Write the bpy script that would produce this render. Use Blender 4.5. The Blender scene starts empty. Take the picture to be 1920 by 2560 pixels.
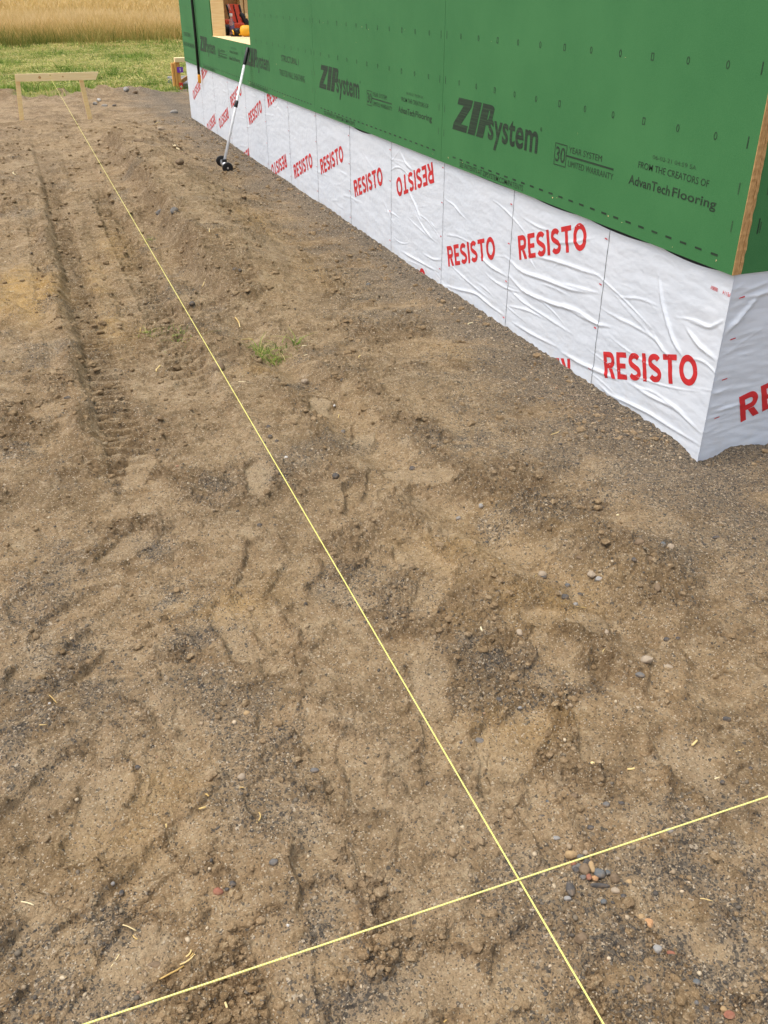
import bpy, bmesh, math, random
import numpy as np
from mathutils import Vector, Matrix, Euler

random.seed(7)
RNG = np.random.default_rng(11)
S = bpy.context.scene
COL = S.collection

# ------------------------------------------------------------------ camera
CAM = Vector((-2.12921, -2.36408, 0.83017))
FPX = 2224.146                      # focal length in pixels of a 1920 x 2560 frame
CROT = Euler((1.03773, 0.00054, -0.35838), 'XYZ')
cd = bpy.data.cameras.new('camera')
cam = bpy.data.objects.new('camera', cd)
COL.objects.link(cam)
cam.location = CAM
cam.rotation_euler = CROT
cd.sensor_fit = 'VERTICAL'
cd.sensor_height = 36.0
cd.lens = 36.0 * FPX / 2560.0
cd.clip_start = 0.05
cd.clip_end = 12000.0
S.camera = cam

# ------------------------------------------------------------------ light
SUN_DIR = Vector((0.30, -0.07, -0.95)).normalized()
w = bpy.data.worlds.new('World')
S.world = w
w.use_nodes = True
nt = w.node_tree
bg = nt.nodes['Background']
sky = nt.nodes.new('ShaderNodeTexSky')
sky.sky_type = 'NISHITA'
sky.sun_disc = False
sky.sun_elevation = math.asin(-SUN_DIR.z)
sky.sun_rotation = math.atan2(-SUN_DIR.x, -SUN_DIR.y)
sky.air_density = 1.0
sky.dust_density = 5.0
sky.ozone_density = 1.0
hs = nt.nodes.new('ShaderNodeHueSaturation')      # thin overcast: a greyer sky
hs.inputs['Saturation'].default_value = 0.55
nt.links.new(sky.outputs[0], hs.inputs['Color'])
nt.links.new(hs.outputs[0], bg.inputs[0])
bg.inputs[1].default_value = 0.15
sl = bpy.data.lights.new('sun', 'SUN')
sl.energy = 0.75
sl.angle = math.radians(26)
sl.color = (1.0, 0.95, 0.86)
sun = bpy.data.objects.new('sun', sl)
COL.objects.link(sun)
sun.rotation_euler = SUN_DIR.to_track_quat('-Z', 'Y').to_euler()
sun.location = (-6, 3, 9)
S.view_settings.view_transform = 'Standard'
S.view_settings.look = 'None'
S.view_settings.gamma = 1.0
S.view_settings.use_curve_mapping = False
S.view_settings.exposure = 0.77

# ------------------------------------------------------------------ measured layout
ZG = -0.6777                        # soil level; z = 0 is the bottom edge of the green sheathing
YL = 10.74                          # far end of the house wall
PAN = 2.415                         # sheathing panel length
EDGES = [0.745 + 0.8213 * k for k in range(13)]
RM = np.array(CROT.to_matrix())
CN = np.array(CAM)


def ray(px, py):
    return RM @ np.array([px - 960.0, -(py - 1280.0), -FPX])


def on_ground(px, py, z=ZG):
    d = ray(px, py)
    t = (z - CN[2]) / d[2]
    p = CN + t * d
    return float(p[0]), float(p[1])


def on_wall(px, py):
    d = ray(px, py)
    t = (0 - CN[0]) / d[0]
    p = CN + t * d
    return float(p[1]), float(p[2])


def cam_dist(x, y, z=ZG):
    return math.sqrt((x - CN[0]) ** 2 + (y - CN[1]) ** 2 + (z - CN[2]) ** 2)


# ------------------------------------------------------------------ noise
def _hash(ix, iy, seed):
    h = (ix.astype(np.int64) * 374761393 + iy.astype(np.int64) * 668265263 + seed * 1274126177) & 0xFFFFFFFF
    h = ((h ^ (h >> 13)) * 1274126177) & 0xFFFFFFFF
    h = (h ^ (h >> 16)) & 0xFFFFFFFF
    return h


_ANG = np.linspace(0, 2 * np.pi, 256, endpoint=False)
_GX, _GY = np.cos(_ANG).astype(np.float32), np.sin(_ANG).astype(np.float32)


def perlin(x, y, seed=0):
    x = np.asarray(x, np.float32)
    y = np.asarray(y, np.float32)
    fx0, fy0 = np.floor(x), np.floor(y)
    ix, iy = fx0.astype(np.int32), fy0.astype(np.int32)
    fx, fy = x - fx0, y - fy0
    u = fx * fx * fx * (fx * (fx * 6 - 15) + 10)
    v = fy * fy * fy * (fy * (fy * 6 - 15) + 10)

    def g(dx, dy):
        h = (_hash(ix + dx, iy + dy, seed) & 255).astype(np.int32)
        return _GX[h] * (fx - dx) + _GY[h] * (fy - dy)
    a = g(0, 0)
    a = a + u * (g(1, 0) - a)
    b = g(0, 1)
    b = b + u * (g(1, 1) - b)
    return (a + v * (b - a)) * 1.5


def sstep(a, b, x):
    t = np.clip((x - a) / (b - a), 0, 1)
    return t * t * (3 - 2 * t)


def fbm(x, y, lam, octs, seed, gain=0.5, sp=None):
    out = 0
    amp = 1.0
    for o in range(octs):
        n = perlin(x / lam, y / lam, seed + o * 17) * amp
        if sp is not None:
            n = n * np.clip(lam / (1.6 * sp) - 0.6, 0, 1)
        out = out + n
        amp *= gain
        lam *= 0.5
    return out


# ------------------------------------------------------------------ soil relief
D = 1.15732                          # scale of the overview picture used for reading positions
PRINTS = []                          # x, y, angle, length, width, depth
for (px, py, a, l, wd, dp) in [
        (790, 930, -25, .27, .105, .022), (775, 1085, -20, .26, .11, .018), (820, 1228, -35, .22, .10, .016),
        (75, 1325, 20, .24, .11, .018), (168, 1312, -60, .26, .10, .018), (240, 1432, -50, .27, .11, .018),
        (700, 1900, -12, .20, .115, .016), (1185, 1775, -8, .27, .11, .022), (560, 1210, -30, .25, .10, .012),
        (590, 1400, -5, .28, .10, .014), (960, 1580, -28, .28, .115, .018), (1080, 1640, -28, .25, .11, .016),
        (760, 1740, -20, .24, .11, .014), (1290, 1580, -30, .26, .11, .010), (330, 1890, -60, .26, .11, .014),
        (400, 1990, -40, .24, .11, .014), (720, 2090, -10, .22, .11, .014), (1020, 2110, -30, .24, .11, .018),
        (880, 2150, -60, .2, .1, .014), (1180, 2130, -32, .28, .115, .02), (90, 1720, -50, .28, .11, .012),
        (930, 1280, -40, .25, .1, .012), (690, 880, -20, .22, .1, .02), (1200, 1430, -55, .26, .11, .010),
        (60, 2050, -50, .26, .11, .014), (480, 1740, -60, .26, .11, .012), (1500, 1700, -40, .26, .11, .008),
        (560, 1040, -15, .26, .10, .01), (350, 1180, -60, .28, .11, .008)]:
    gx, gy = on_ground(px * D, py * D)
    PRINTS.append((gx, gy, math.radians(a), l, wd, dp))
for q_ in range(46):
    px, py = random.uniform(40, 1640), 960 + 1250 * random.random() ** .8
    if px > 1000 and py < 1150:
        continue
    gx, gy = on_ground(px * D, py * D)
    PRINTS.append((gx, gy, math.radians(random.gauss(-25, 35)), random.uniform(.22, .29), random.uniform(.095, .115), random.uniform(.005, .010)))
TY = np.array([-2.2, -1.2, -0.51, -0.13, 0.35, 0.8, 1.19, 1.7, 2.4, 4.0, 6.0])
TX = np.array([-0.62, -0.72, -0.87, -1.005, -1.07, -1.12, -1.165, -1.21, -1.24, -1.30, -1.33])


def soil(x, y, sp):
    """height above ZG and the masks rough, gravel, ochre, grass"""
    x = np.asarray(x, np.float32)
    y = np.asarray(y, np.float32)
    sp = np.asarray(sp, np.float32)
    near_wall = np.exp(-(np.clip(np.abs(x) - 0.04, 0, 9) / 0.28) ** 2) * sstep(-.4, 0, y)
    near_wall = np.maximum(near_wall, np.exp(-(np.clip(np.abs(y), 0, 9) / 0.2) ** 2) * sstep(-.1, .1, x))
    wx = x + 0.10 * perlin(x / .55, y / .55, 301)
    wy = y + 0.10 * perlin(x / .55, y / .55, 302)
    h = 0.030 * perlin(x / 1.9, y / 1.9, 1) + 0.020 * perlin(x / .62, y / .62, 2)
    dunes = perlin(wx / .27, wy / .27, 3)
    h = h + 0.011 * dunes + 0.007 * perlin(wx / .13, wy / .13, 31)
    # rough / smooth patches
    r = fbm(wx, wy, .50, 4, 40, .6)
    rough = .16 + .84 * sstep(.02, .50, r + .06)
    # crusty plates with small scarps
    pn = perlin(wx / .30, wy / .13, 61) + .45 * perlin(wx / .11, wy / .06, 62)
    pl2 = perlin(wx / .17, wy / .19, 66) + .5 * perlin(wx / .07, wy / .06, 67)
    pm = sstep(-.1, .35, perlin(x / .7, y / .6, 68))
    h = h + pm * (0.008 * sstep(-.06, .06, pn) + 0.006 * sstep(-.05, .06, pl2))
    # --- left machine track: sunk lane with lug prints along its edges
    wy_tr = sstep(.3, 1.3, y) * (1 - sstep(8.0, 10.5, y))
    e1 = 0.022 * perlin(y / .45, y * 0 + 3.1, 71) + .012 * perlin(y / .12, y * 0 + 1.1, 72)
    xl = -2.075 + e1
    lane = sstep(xl - .02, xl + .02, x) * (1 - sstep(-1.57, -1.52, x + e1))
    h = h - 0.030 * lane * wy_tr
    bank = np.exp(-((x - (xl - .055)) / .045) ** 2) * sstep(.5, 1.1, y) * (1 - sstep(4.2, 6.2, y)) * (.55 + .6 * sstep(-.4, .3, perlin(x / .3, y / .5, 74)))
    h = h + 0.042 * bank * (.75 + .5 * perlin(x / .1, y / .35, 73))
    rough = np.maximum(rough, .8 * bank)

    def lugs(x0, x1, y0, y1, pitch, dep, seed, slope=0.0, soft=.25):
        ph = (y + slope * (x - x0) + .012 * perlin(x / .09, y / .09, seed)) / pitch
        s = np.sin(2 * np.pi * ph)
        tooth = sstep(-soft, soft, s)
        win = sstep(x0 - .012, x0 + .012, x) * (1 - sstep(x1 - .02, x1 + .03, x + .03 * perlin(x / .08, y / .05, seed + 1)))
        win = win * sstep(y0 - .2, y0 + .2, y) * (1 - sstep(y1 - .3, y1 + .3, y))
        win = win * (.35 + .65 * sstep(-.45, .1, perlin(x / .4, y / .5, seed + 2) + .15))
        win = win * np.clip(pitch / (2.0 * np.minimum(sp, .05)) - .2, 0, 1)
        return -dep * tooth * win
    h = h + lugs(-2.055, -1.92, .5, 7.0, .074, .052, 81, .12)
    h = h + lugs(-1.70, -1.53, 1.5, 6.0, .080, .055, 84, -.15)
    h = h + lugs(-2.235, -2.165, 2.9, 4.9, .080, .034, 87, .1)
    h = h + lugs(-1.90, -1.72, 1.2, 6.0, .076, .014, 90, .1)
    h = h + lugs(-1.52, -1.40, 3.0, 7.5, .076, .016, 96, .2)
    h = h - .022 * 0.45 * np.exp(-((x + 1.80 + e1) / .035) ** 2) * wy_tr
    h = h + lugs(-2.46, -2.33, 4.0, 6.6, .080, .030, 93, .1)
    # smooth flat left of the track
    flat = sstep(-2.19, -2.26, x) * sstep(2.1, 2.6, y) * (1 - sstep(4.6, 5.2, y))
    rough = rough * (1 - .85 * flat)
    rough = rough * (1 - .5 * lane * wy_tr)
    # --- right bank and trough
    e2 = 0.07 * perlin(y / .7, y * 0 + 9.1, 101) + .03 * perlin(y / .17, y * 0 + 4.4, 102)
    bk = sstep(-1.35, -1.20, x + e2) * (1 - sstep(-1.05, -.45, x)) * sstep(2.0, 3.2, y) * (1 - sstep(8.2, 9.6, y))
    h = h + .155 * bk
    lugband = np.maximum(np.exp(-((x + 1.99) / .10) ** 2) * sstep(.6, 1.4, y) * (1 - sstep(7.5, 9.5, y)), .75 * np.exp(-((x + 1.61) / .08) ** 2) * sstep(1.5, 2.4, y) * (1 - sstep(6, 7.5, y)))
    scarp = np.exp(-((x + e2 + 1.25) / .13) ** 2) * sstep(1.9, 3.0, y) * (1 - sstep(8.2, 9.6, y))
    rough = np.maximum(rough, .95 * scarp)
    tc = np.interp(y, TY, TX).astype(np.float32) + e2 * .5
    tw = sstep(-1.5, -.6, y) * (1 - sstep(1.7, 2.6, y))
    td = np.abs(x - tc)
    tr_in = np.exp(-(td / .085) ** 2)
    tr_rim = np.exp(-((td - .17) / .07) ** 2)
    h = h + tw * (-.045 * tr_in + .018 * tr_rim * (.6 + .8 * perlin(x / .12, y / .12, 105)))
    rough = np.maximum(rough, tw * tr_rim * .8)
    rough = rough * (1 - .7 * tw * tr_in)
    # --- footprints
    h0 = h.copy()
    for i, (fx, fy, fa, fl, fw, fd) in enumerate(PRINTS):
        fd = fd * .8
        m = (np.abs(x - fx) < .3) & (np.abs(y - fy) < .3)
        if not m.any():
            continue
        dx, dy = x[m] - fx, y[m] - fy
        c, s_ = math.cos(fa), math.sin(fa)
        u = dx * c + dy * s_
        v = -dx * s_ + dy * c
        vv = v / (fl / 2)
        half = (fw / 2) * (1 - .16 * np.cos((vv + .25) * 4.0))
        ww = .006 * perlin(dx / .04, dy / .04, 500 + i)
        q = np.sqrt(np.abs(u / half) ** 2.6 + np.abs(vv) ** 3.0 + 1e-6) + ww * 12
        inn = 1 - sstep(.78, 1.03, q)
        rim = np.exp(-((q - 1.13) / .16) ** 2)
        hm = h[m]
        base = float(np.median(hm)) if hm.size else 0
        tilt = .010 * vv
        hm = hm * (1 - .75 * inn) + (base - .75 * fd + tilt * .5) * .75 * inn - fd * .2 * inn + fd * .40 * rim * (.4 + .9 * perlin(dx / .06, dy / .06, 540 + i))
        h[m] = hm
        rough[m] = np.where(inn > .02, rough[m] * (1 - .97 * inn) - (.5 if i < 29 else .25) * inn, np.maximum(rough[m], .9 * rim * sstep(-.4, .3, perlin(dx / .1, dy / .1, 560 + i))))
    press = rough
    rough = np.clip(rough, 0, 1) * (1 - .75 * lugband)
    # --- rough relief
    cl = fbm(wx, wy, .085, 4, 120, .62, sp)
    cr = np.abs(fbm(x, y, .045, 4, 140, .65, sp))
    isl = sstep(.12, .34, perlin(x / .055, y / .05, 128) + .55 * perlin(x / .022, y / .02, 129) * np.clip(.022 / sp - .4, 0, 1))
    h = h + (.15 + rough) * .0075 * isl * (1 - .6 * near_wall)
    h = h + rough * (0.0075 * cl + .010 * cr) + (1 - rough) * (.0022 * fbm(x, y, .05, 3, 160, .6, sp))
    pits = perlin(x / .035, y / .03, 171)
    h = h - .009 * rough * sstep(.35, .7, pits) * np.clip(.03 / sp - .4, 0, 1)
    rough = np.maximum(np.where(press < 0, press, rough), .85 * lugband)
    # --- cracks
    ck = np.abs(perlin(wx / .20 + .2 * perlin(x / .04, y / .04, 182), wy / .16, 181))
    cm = sstep(.10, .45, perlin(x / .45, y / .45, 183)) * np.clip(.02 / sp - .4, 0, 1)
    h = h - .007 * cm * (1 - sstep(.0, .020, ck))
    h = h + (.35 + .65 * rough) * (.0060 * fbm(x, y, .034, 3, 186, .75, sp) + .0045 * np.abs(fbm(x, y, .016, 2, 189, .7, sp)))
    streak = perlin(wx / .24, wy / .075, 63) + .5 * perlin(x / .10, y / .035, 64)
    h = h + .018 * sstep(.6, 2.4, y) * (1 - sstep(11, 14, y)) * sstep(.10, .24, streak) * sstep(-.45, .15, perlin(x / .6, y / .8, 65) + .15) * (1 - .8 * near_wall) * (1 - .8 * lugband)
    h = h * (1 - .72 * near_wall)
    # little heap left and right of the near corner
    h = h - .030 * np.exp(-(((x - .03) / .10) ** 2 + ((y + .03) / .10) ** 2)) + .016 * np.exp(-(((x - .16) / .09) ** 2 + ((y + .02) / .12) ** 2))
    h = h + near_wall * .007 * fbm(x, y, .06, 3, 190, .7, sp)
    # a low windrow of earth at the edge of the grass
    gl = 14.1 + .55 * perlin(x / 1.7, y * 0 + 2.2, 201) + .55 * perlin(x / .4, y / .9, 202) + .3 * perlin(x / .15, y / .3, 204)
    gl = gl + .5 * np.exp(-((x + 2.4) / .4) ** 2)
    h = h + .10 * np.exp(-((y - (gl - .25)) / .40) ** 2) * (.6 + .8 * perlin(x / .6, y / .4, 203)) * (1 - sstep(-.3, .2, x) * .8)
    rough = np.where(press < 0, press, np.maximum(rough, .7 * np.exp(-((y - (gl - .35)) / .5) ** 2)))
    grass = sstep(-.18, .18, y - gl)
    # far land keeps gentle swells only
    farf = sstep(16, 24, np.hypot(x, y))
    h = h * (1 - farf) + farf * (.10 * perlin(x / 9, y / 9, 210) + .03 * perlin(x / 2.2, y / 2.2, 211))
    # --- gravel and ochre
    g = sstep(-.95, -.05, x + .30 * perlin(x / .6, y / .6, 221)) * sstep(-1.6, -.2, y + .5 * x) * .75
    g = g * sstep(-.45, .35, perlin(x / .35, y / .22, 222) + .25)
    g = np.maximum(g, .9 * np.exp(-(np.clip(np.abs(x), 0, 9) / .22) ** 2) * sstep(-.3, 0, y))
    g = np.maximum(g, .9 * np.exp(-(np.clip(np.abs(y + .02), 0, 9) / .20) ** 2) * sstep(-.2, 0.0, x))
    for (px, py, rr) in [(130, 1410, .12), (95, 1500, .20), (400, 1290, .10), (430, 1370, .10), (60, 1600, .12), (1600, 2150, .30), (1500, 1900, .20),
                         (860, 1280, .10), (470, 1060, .10), (690, 1990, .08), (760, 2130, .10), (140, 1180, .08), (330, 1180, .07), (1290, 1940, .10),
                         (560, 1760, .07), (1050, 1420, .12), (1010, 960, .18), (1330, 2080, .12), (640, 830, .1), (230, 2000, .07)]:
        cx, cy = on_ground(px * D, py * D)
        dd = ((x - cx) / rr) ** 2 + ((y - cy) / rr) ** 2
        g = np.maximum(g, .85 * np.exp(-dd * 1.2 + .9 * perlin(x / .12, y / .12, 231)) * sstep(-.3, .2, perlin(x / .07, y / .07, 232) + .2))
    g = np.maximum(g, .55 * sstep(.25, .6, perlin(x / .42, y / .36, 233) + .25 * perlin(x / .1, y / .1, 234)) * (y < 8))
    g = np.clip(g * (.62 + .38 * sstep(-.9, -.3, x)), 0, 1) * (1 - .6 * lane * wy_tr) * (1 - grass) * (1 - .8 * flat)
    o = 0 * x
    for (px, py, rx, ry, st) in [(55, 640, .16, .5, 1.4), (240, 690, .1, .35, .55), (205, 590, .07, .4, .5), (250, 520, .1, .5, .5), (560, 500, .2, .4, .45), (690, 590, .12, .3, .4),
                                 (880, 640, .1, .2, .35), (1000, 770, .1, .12, .5), (1010, 1190, .3, .2, .35), (1190, 1300, .3, .12, .4), (560, 800, .1, .1, .4), (1100, 1560, .16, .14, .35),
                                 (500, 1300, .18, .1, .3), (380, 1700, .2, .1, .25), (230, 1800, .2, .1, .25)]:
        cx, cy = on_ground(px * D, py * D)
        o = np.maximum(o, st * np.exp(-(((x - cx) / rx) ** 2 + ((y - cy) / ry) ** 2) + .8 * perlin(x / .1, y / .2, 241)))
    o = np.clip(o, 0, 1)
    return h, rough, g, o, grass


def soil_z(x, y, sp=.004):
    h = soil(np.array([x]), np.array([y]), np.array([sp]))[0]
    return ZG + float(h[0])


# ------------------------------------------------------------------ material helpers
def new_mat(name):
    m = bpy.data.materials.new(name)
    m.use_nodes = True
    n = m.node_tree
    return m, n, n.nodes['Principled BSDF']


def node(n, t, **kw):
    a = n.nodes.new(t)
    for k, v in kw.items():
        setattr(a, k, v)
    return a


def ramp(n, stops, interp='LINEAR'):
    r = n.nodes.new('ShaderNodeValToRGB')
    r.color_ramp.interpolation = interp
    e = r.color_ramp.elements
    while len(e) < len(stops):
        e.new(0.5)
    for a, (p, c) in zip(e, stops):
        a.position = p
        a.color = (c[0], c[1], c[2], 1)
    return r


def objco(n):
    return n.nodes.new('ShaderNodeTexCoord').outputs['Object']


def noise(n, co, scale, detail=3, rough=.55):
    a = n.nodes.new('ShaderNodeTexNoise')
    a.inputs['Scale'].default_value = scale
    a.inputs['Detail'].default_value = detail
    a.inputs['Roughness'].default_value = rough
    n.links.new(co, a.inputs['Vector'])
    return a.outputs['Fac']


def mapr(n, sock, a, b, c=0.0, d=1.0):
    m = n.nodes.new('ShaderNodeMapRange')
    m.inputs[1].default_value = a
    m.inputs[2].default_value = b
    m.inputs[3].default_value = c
    m.inputs[4].default_value = d
    n.links.new(sock, m.inputs[0])
    return m.outputs[0]


def mth(n, op, a, b=None):
    m = n.nodes.new('ShaderNodeMath')
    m.operation = op
    for i, v in enumerate((a, b)):
        if v is None:
            continue
        if isinstance(v, (int, float)):
            m.inputs[i].default_value = v
        else:
            n.links.new(v, m.inputs[i])
    return m.outputs[0]


def mixc(n, fac, a, b, blend='MIX'):
    m = n.nodes.new('ShaderNodeMix')
    m.data_type = 'RGBA'
    m.blend_type = blend
    for i, v in ((0, fac), (6, a), (7, b)):
        if isinstance(v, (int, float)):
            m.inputs[i].default_value = v
        elif isinstance(v, tuple):
            m.inputs[i].default_value = (v[0], v[1], v[2], 1)
        else:
            n.links.new(v, m.inputs[i])
    return m.outputs[2]


def bump(n, height, strength, dist, bs):
    b = n.nodes.new('ShaderNodeBump')
    b.inputs['Strength'].default_value = strength
    b.inputs['Distance'].default_value = dist
    n.links.new(height, b.inputs['Height'])
    n.links.new(b.outputs[0], bs.inputs['Normal'])
    return b


def simple(name, col, rough=.6, var=.12, scale=40, metal=0.0, bumps=0.0, spec=.4, stretch=None):
    m, n, b = new_mat(name)
    co = objco(n)
    if stretch:
        mp = n.nodes.new('ShaderNodeMapping')
        mp.inputs['Scale'].default_value = stretch
        n.links.new(co, mp.inputs['Vector'])
        co = mp.outputs[0]
    f = noise(n, co, scale, 4)
    lo = tuple(max(0, c * (1 - var)) for c in col)
    hi = tuple(min(1, c * (1 + var)) for c in col)
    r = ramp(n, [(.3, lo), (.7, hi)])
    n.links.new(f, r.inputs[0])
    n.links.new(r.outputs[0], b.inputs['Base Color'])
    b.inputs['Roughness'].default_value = rough
    b.inputs['Metallic'].default_value = metal
    b.inputs['Specular IOR Level'].default_value = spec
    if bumps:
        bump(n, f, bumps, .004, b)
    return m


# soil
def soil_material(ground=True):
    m, n, b = new_mat('soil' if ground else 'loose_soil')
    co = objco(n)
    big = noise(n, co, 1.6, 4, .6)
    mid = noise(n, co, 9, 5, .65)
    fine = noise(n, co, 70, 4, .7)
    grain = noise(n, co, 260, 3, .7)
    pale = (.425, .306, .172)
    warm = (.300, .193, .094)
    dark = (.150, .092, .043)
    c = mixc(n, mapr(n, mid, .35, .68), pale, warm)
    if ground:
        at = node(n, 'ShaderNodeAttribute', attribute_name='soil')
        sep = n.nodes.new('ShaderNodeSeparateColor')
        n.links.new(at.outputs['Color'], sep.inputs[0])
        R, G, O = sep.outputs[0], sep.outputs[1], sep.outputs[2]
        A = at.outputs['Alpha']
        press = mapr(n, R, 0, -.45, 0, .75)
        c = mixc(n, mth(n, 'MULTIPLY', mth(n, 'MAXIMUM', R, 0.0), mapr(n, mid, .25, .6, .45, .95)), c, dark)
    else:
        c = mixc(n, mapr(n, big, .3, .7, .25, .8), c, dark)
    c = mixc(n, mapr(n, big, .40, .66, 0, .5), c, (.42, .315, .195))
    moist = noise(n, co, 3.3, 7, .68)
    c = mixc(n, mapr(n, moist, .49, .61, 0, .66), c, (.175, .112, .052))
    blot = noise(n, co, 16, 6, .72)
    c = mixc(n, mapr(n, blot, .50, .66, 0, .60), c, (.140, .092, .044))
    c = mixc(n, mapr(n, blot, .46, .34, 0, .50), c, (.52, .41, .265))
    c = mixc(n, mapr(n, fine, .50, .66, 0, .42), c, (.130, .085, .044))
    c = mixc(n, mapr(n, fine, .45, .34, 0, .40), c, (.52, .42, .26))
    fin2 = noise(n, co, 130, 3, .7)
    c = mixc(n, mapr(n, fin2, .54, .66, 0, .30), c, (.115, .078, .042))
    if ground:
        c = mixc(n, mth(n, 'MULTIPLY', press, mapr(n, mid, .3, .7, .55, 1)), c, (.43, .325, .200))
        oc = mixc(n, mapr(n, fine, .3, .7), (.56, .37, .14), (.42, .26, .10))
        c = mixc(n, mth(n, 'MULTIPLY', O, mapr(n, mid, .3, .6, .3, .95)), c, oc)
    # sand grains
    c = mixc(n, mapr(n, grain, .56, .72, 0, .6), c, (.62, .49, .32))
    c = mixc(n, mapr(n, grain, .45, .30, 0, .5), c, (.11, .075, .045))
    if ground:
        vo = node(n, 'ShaderNodeTexVoronoi')
        vo.inputs['Scale'].default_value = 150
        n.links.new(co, vo.inputs['Vector'])
        vs = n.nodes.new('ShaderNodeSeparateColor')
        n.links.new(vo.outputs['Color'], vs.inputs[0])
        gr = ramp(n, [(0, (.070, .062, .052)), (.35, (.125, .108, .085)), (.62, (.21, .168, .115)), (.85, (.32, .25, .165)), (1, (.58, .48, .35))])
        n.links.new(vs.outputs[0], gr.inputs[0])
        pick = mth(n, 'LESS_THAN', vs.outputs[1], mth(n, 'ADD', mth(n, 'MULTIPLY', G, .60), .018))
        c = mixc(n, mth(n, 'MULTIPLY', G, .58), c, (.150, .126, .098))
        c = mixc(n, mth(n, 'MULTIPLY', pick, .85), c, gr.outputs[0])
        v2 = node(n, 'ShaderNodeTexVoronoi')
        v2.inputs['Scale'].default_value = 330
        n.links.new(co, v2.inputs['Vector'])
        s2 = n.nodes.new('ShaderNodeSeparateColor')
        n.links.new(v2.outputs['Color'], s2.inputs[0])
        c = mixc(n, mth(n, 'MULTIPLY', mth(n, 'GREATER_THAN', s2.outputs[0], .955), .75), c, (.56, .47, .34))
        c = mixc(n, mth(n, 'MULTIPLY', mth(n, 'LESS_THAN', s2.outputs[1], mth(n, 'ADD', mth(n, 'MULTIPLY', G, .35), .05)), .7), c, (.045, .042, .04))
        gc = ramp(n, [(.25, (.11, .16, .03)), (.5, (.20, .22, .06)), (.72, (.36, .30, .12)), (.9, (.26, .20, .095))])
        n.links.new(noise(n, co, 1.3, 6, .7), gc.inputs[0])
        tall = mapr(n, node_y(n, co), 26.5, 28.5)
        gcol = mixc(n, tall, gc.outputs[0], (.36, .25, .095))
        c = mixc(n, A, c, gcol)
    n.links.new(c, b.inputs['Base Color'])
    b.inputs['Roughness'].default_value = .92
    b.inputs['Specular IOR Level'].default_value = .22
    hgt = mth(n, 'ADD', mth(n, 'MULTIPLY', fine, 1.0), mth(n, 'MULTIPLY', grain, .45))
    mid2 = noise(n, co, 150, 3, .7)
    hgt = mth(n, 'ADD', hgt, mth(n, 'MULTIPLY', mid2, .7))
    bump(n, hgt, 1.0, .012 if ground else .006, b)
    return m


def node_y(n, co):
    s = n.nodes.new('ShaderNodeSeparateXYZ')
    n.links.new(co, s.inputs[0])
    return s.outputs[1]


M_SOIL = soil_material(True)
M_CLOD = soil_material(False)


def attr_ramp_mat(name, stops, rough=.7, transl=0.0, attr='tint'):
    m, n, b = new_mat(name)
    a = node(n, 'ShaderNodeAttribute', attribute_name=attr)
    r = ramp(n, stops)
    n.links.new(a.outputs['Fac'], r.inputs[0])
    n.links.new(r.outputs[0], b.inputs['Base Color'])
    b.inputs['Roughness'].default_value = rough
    b.inputs['Specular IOR Level'].default_value = .2
    if transl:
        t = n.nodes.new('ShaderNodeBsdfTranslucent')
        n.links.new(r.outputs[0], t.inputs[0])
        mx = n.nodes.new('ShaderNodeMixShader')
        mx.inputs[0].default_value = transl
        n.links.new(b.outputs[0], mx.inputs[1])
        n.links.new(t.outputs[0], mx.inputs[2])
        n.links.new(mx.outputs[0], n.nodes['Material Output'].inputs[0])
    return m


M_GRASS = attr_ramp_mat('grass_blade', [(0, (.07, .14, .02)), (.4, (.22, .33, .055)), (.65, (.42, .43, .12)), (.85, (.60, .49, .19)), (1, (.76, .62, .31))], .7, .3)
M_TALL = attr_ramp_mat('meadow_blade', [(0, (.09, .13, .022)), (.3, (.25, .24, .055)), (.6, (.53, .375, .125)), (.85, (.68, .49, .20)), (1, (.78, .61, .32))], .7, .3)
M_GRAVEL = attr_ramp_mat('gravel_stone', [(0, (.075, .066, .056)), (.3, (.135, .115, .09)), (.55, (.22, .175, .115)), (.8, (.33, .25, .16)), (.95, (.54, .44, .30)), (1, (.36, .19, .11))], .75, 0)


def green_material():
    m, n, b = new_mat('green_sheathing')
    co = objco(n)
    f1 = noise(n, co, 2.2, 4, .6)
    f2 = noise(n, co, 420, 2, .6)
    f3 = noise(n, co, 60, 3, .6)
    c = mixc(n, mapr(n, f1, .35, .68), (.046, .186, .060), (.059, .214, .071))
    c = mixc(n, mapr(n, f2, .40, .65, 0, .35), c, (.082, .245, .095))
    c = mixc(n, mapr(n, f3, .62, .75, 0, .18), c, (.045, .16, .047))
    n.links.new(c, b.inputs['Base Color'])
    b.inputs['Roughness'].default_value = .66
    b.inputs['Specular IOR Level'].default_value = .24
    bump(n, mth(n, 'ADD', f2, mth(n, 'MULTIPLY', f3, .5)), .25, .002, b)
    return m


def ink_material():
    m, n, b = new_mat('printed_ink')
    co = objco(n)
    mp = n.nodes.new('ShaderNodeMapping')
    mp.inputs['Scale'].default_value = (1, 3, 160)
    n.links.new(co, mp.inputs['Vector'])
    streak = noise(n, mp.outputs[0], 1.0, 3, .7)
    f2 = noise(n, co, 350, 2, .6)
    k = mth(n, 'ADD', mapr(n, streak, .45, .66, 0, .55), mapr(n, f2, .5, .75, 0, .30))
    c = mixc(n, k, (.012, .028, .015), (.036, .105, .040))
    n.links.new(c, b.inputs['Base Color'])
    b.inputs['Roughness'].default_value = .65
    return m


def faint_ink_material():
    m, n, b = new_mat('faint_ink')
    f2 = noise(n, objco(n), 300, 2, .6)
    c = mixc(n, mapr(n, f2, .4, .7), (.022, .062, .026), (.050, .155, .055))
    n.links.new(c, b.inputs['Base Color'])
    b.inputs['Roughness'].default_value = .65
    return m


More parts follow.
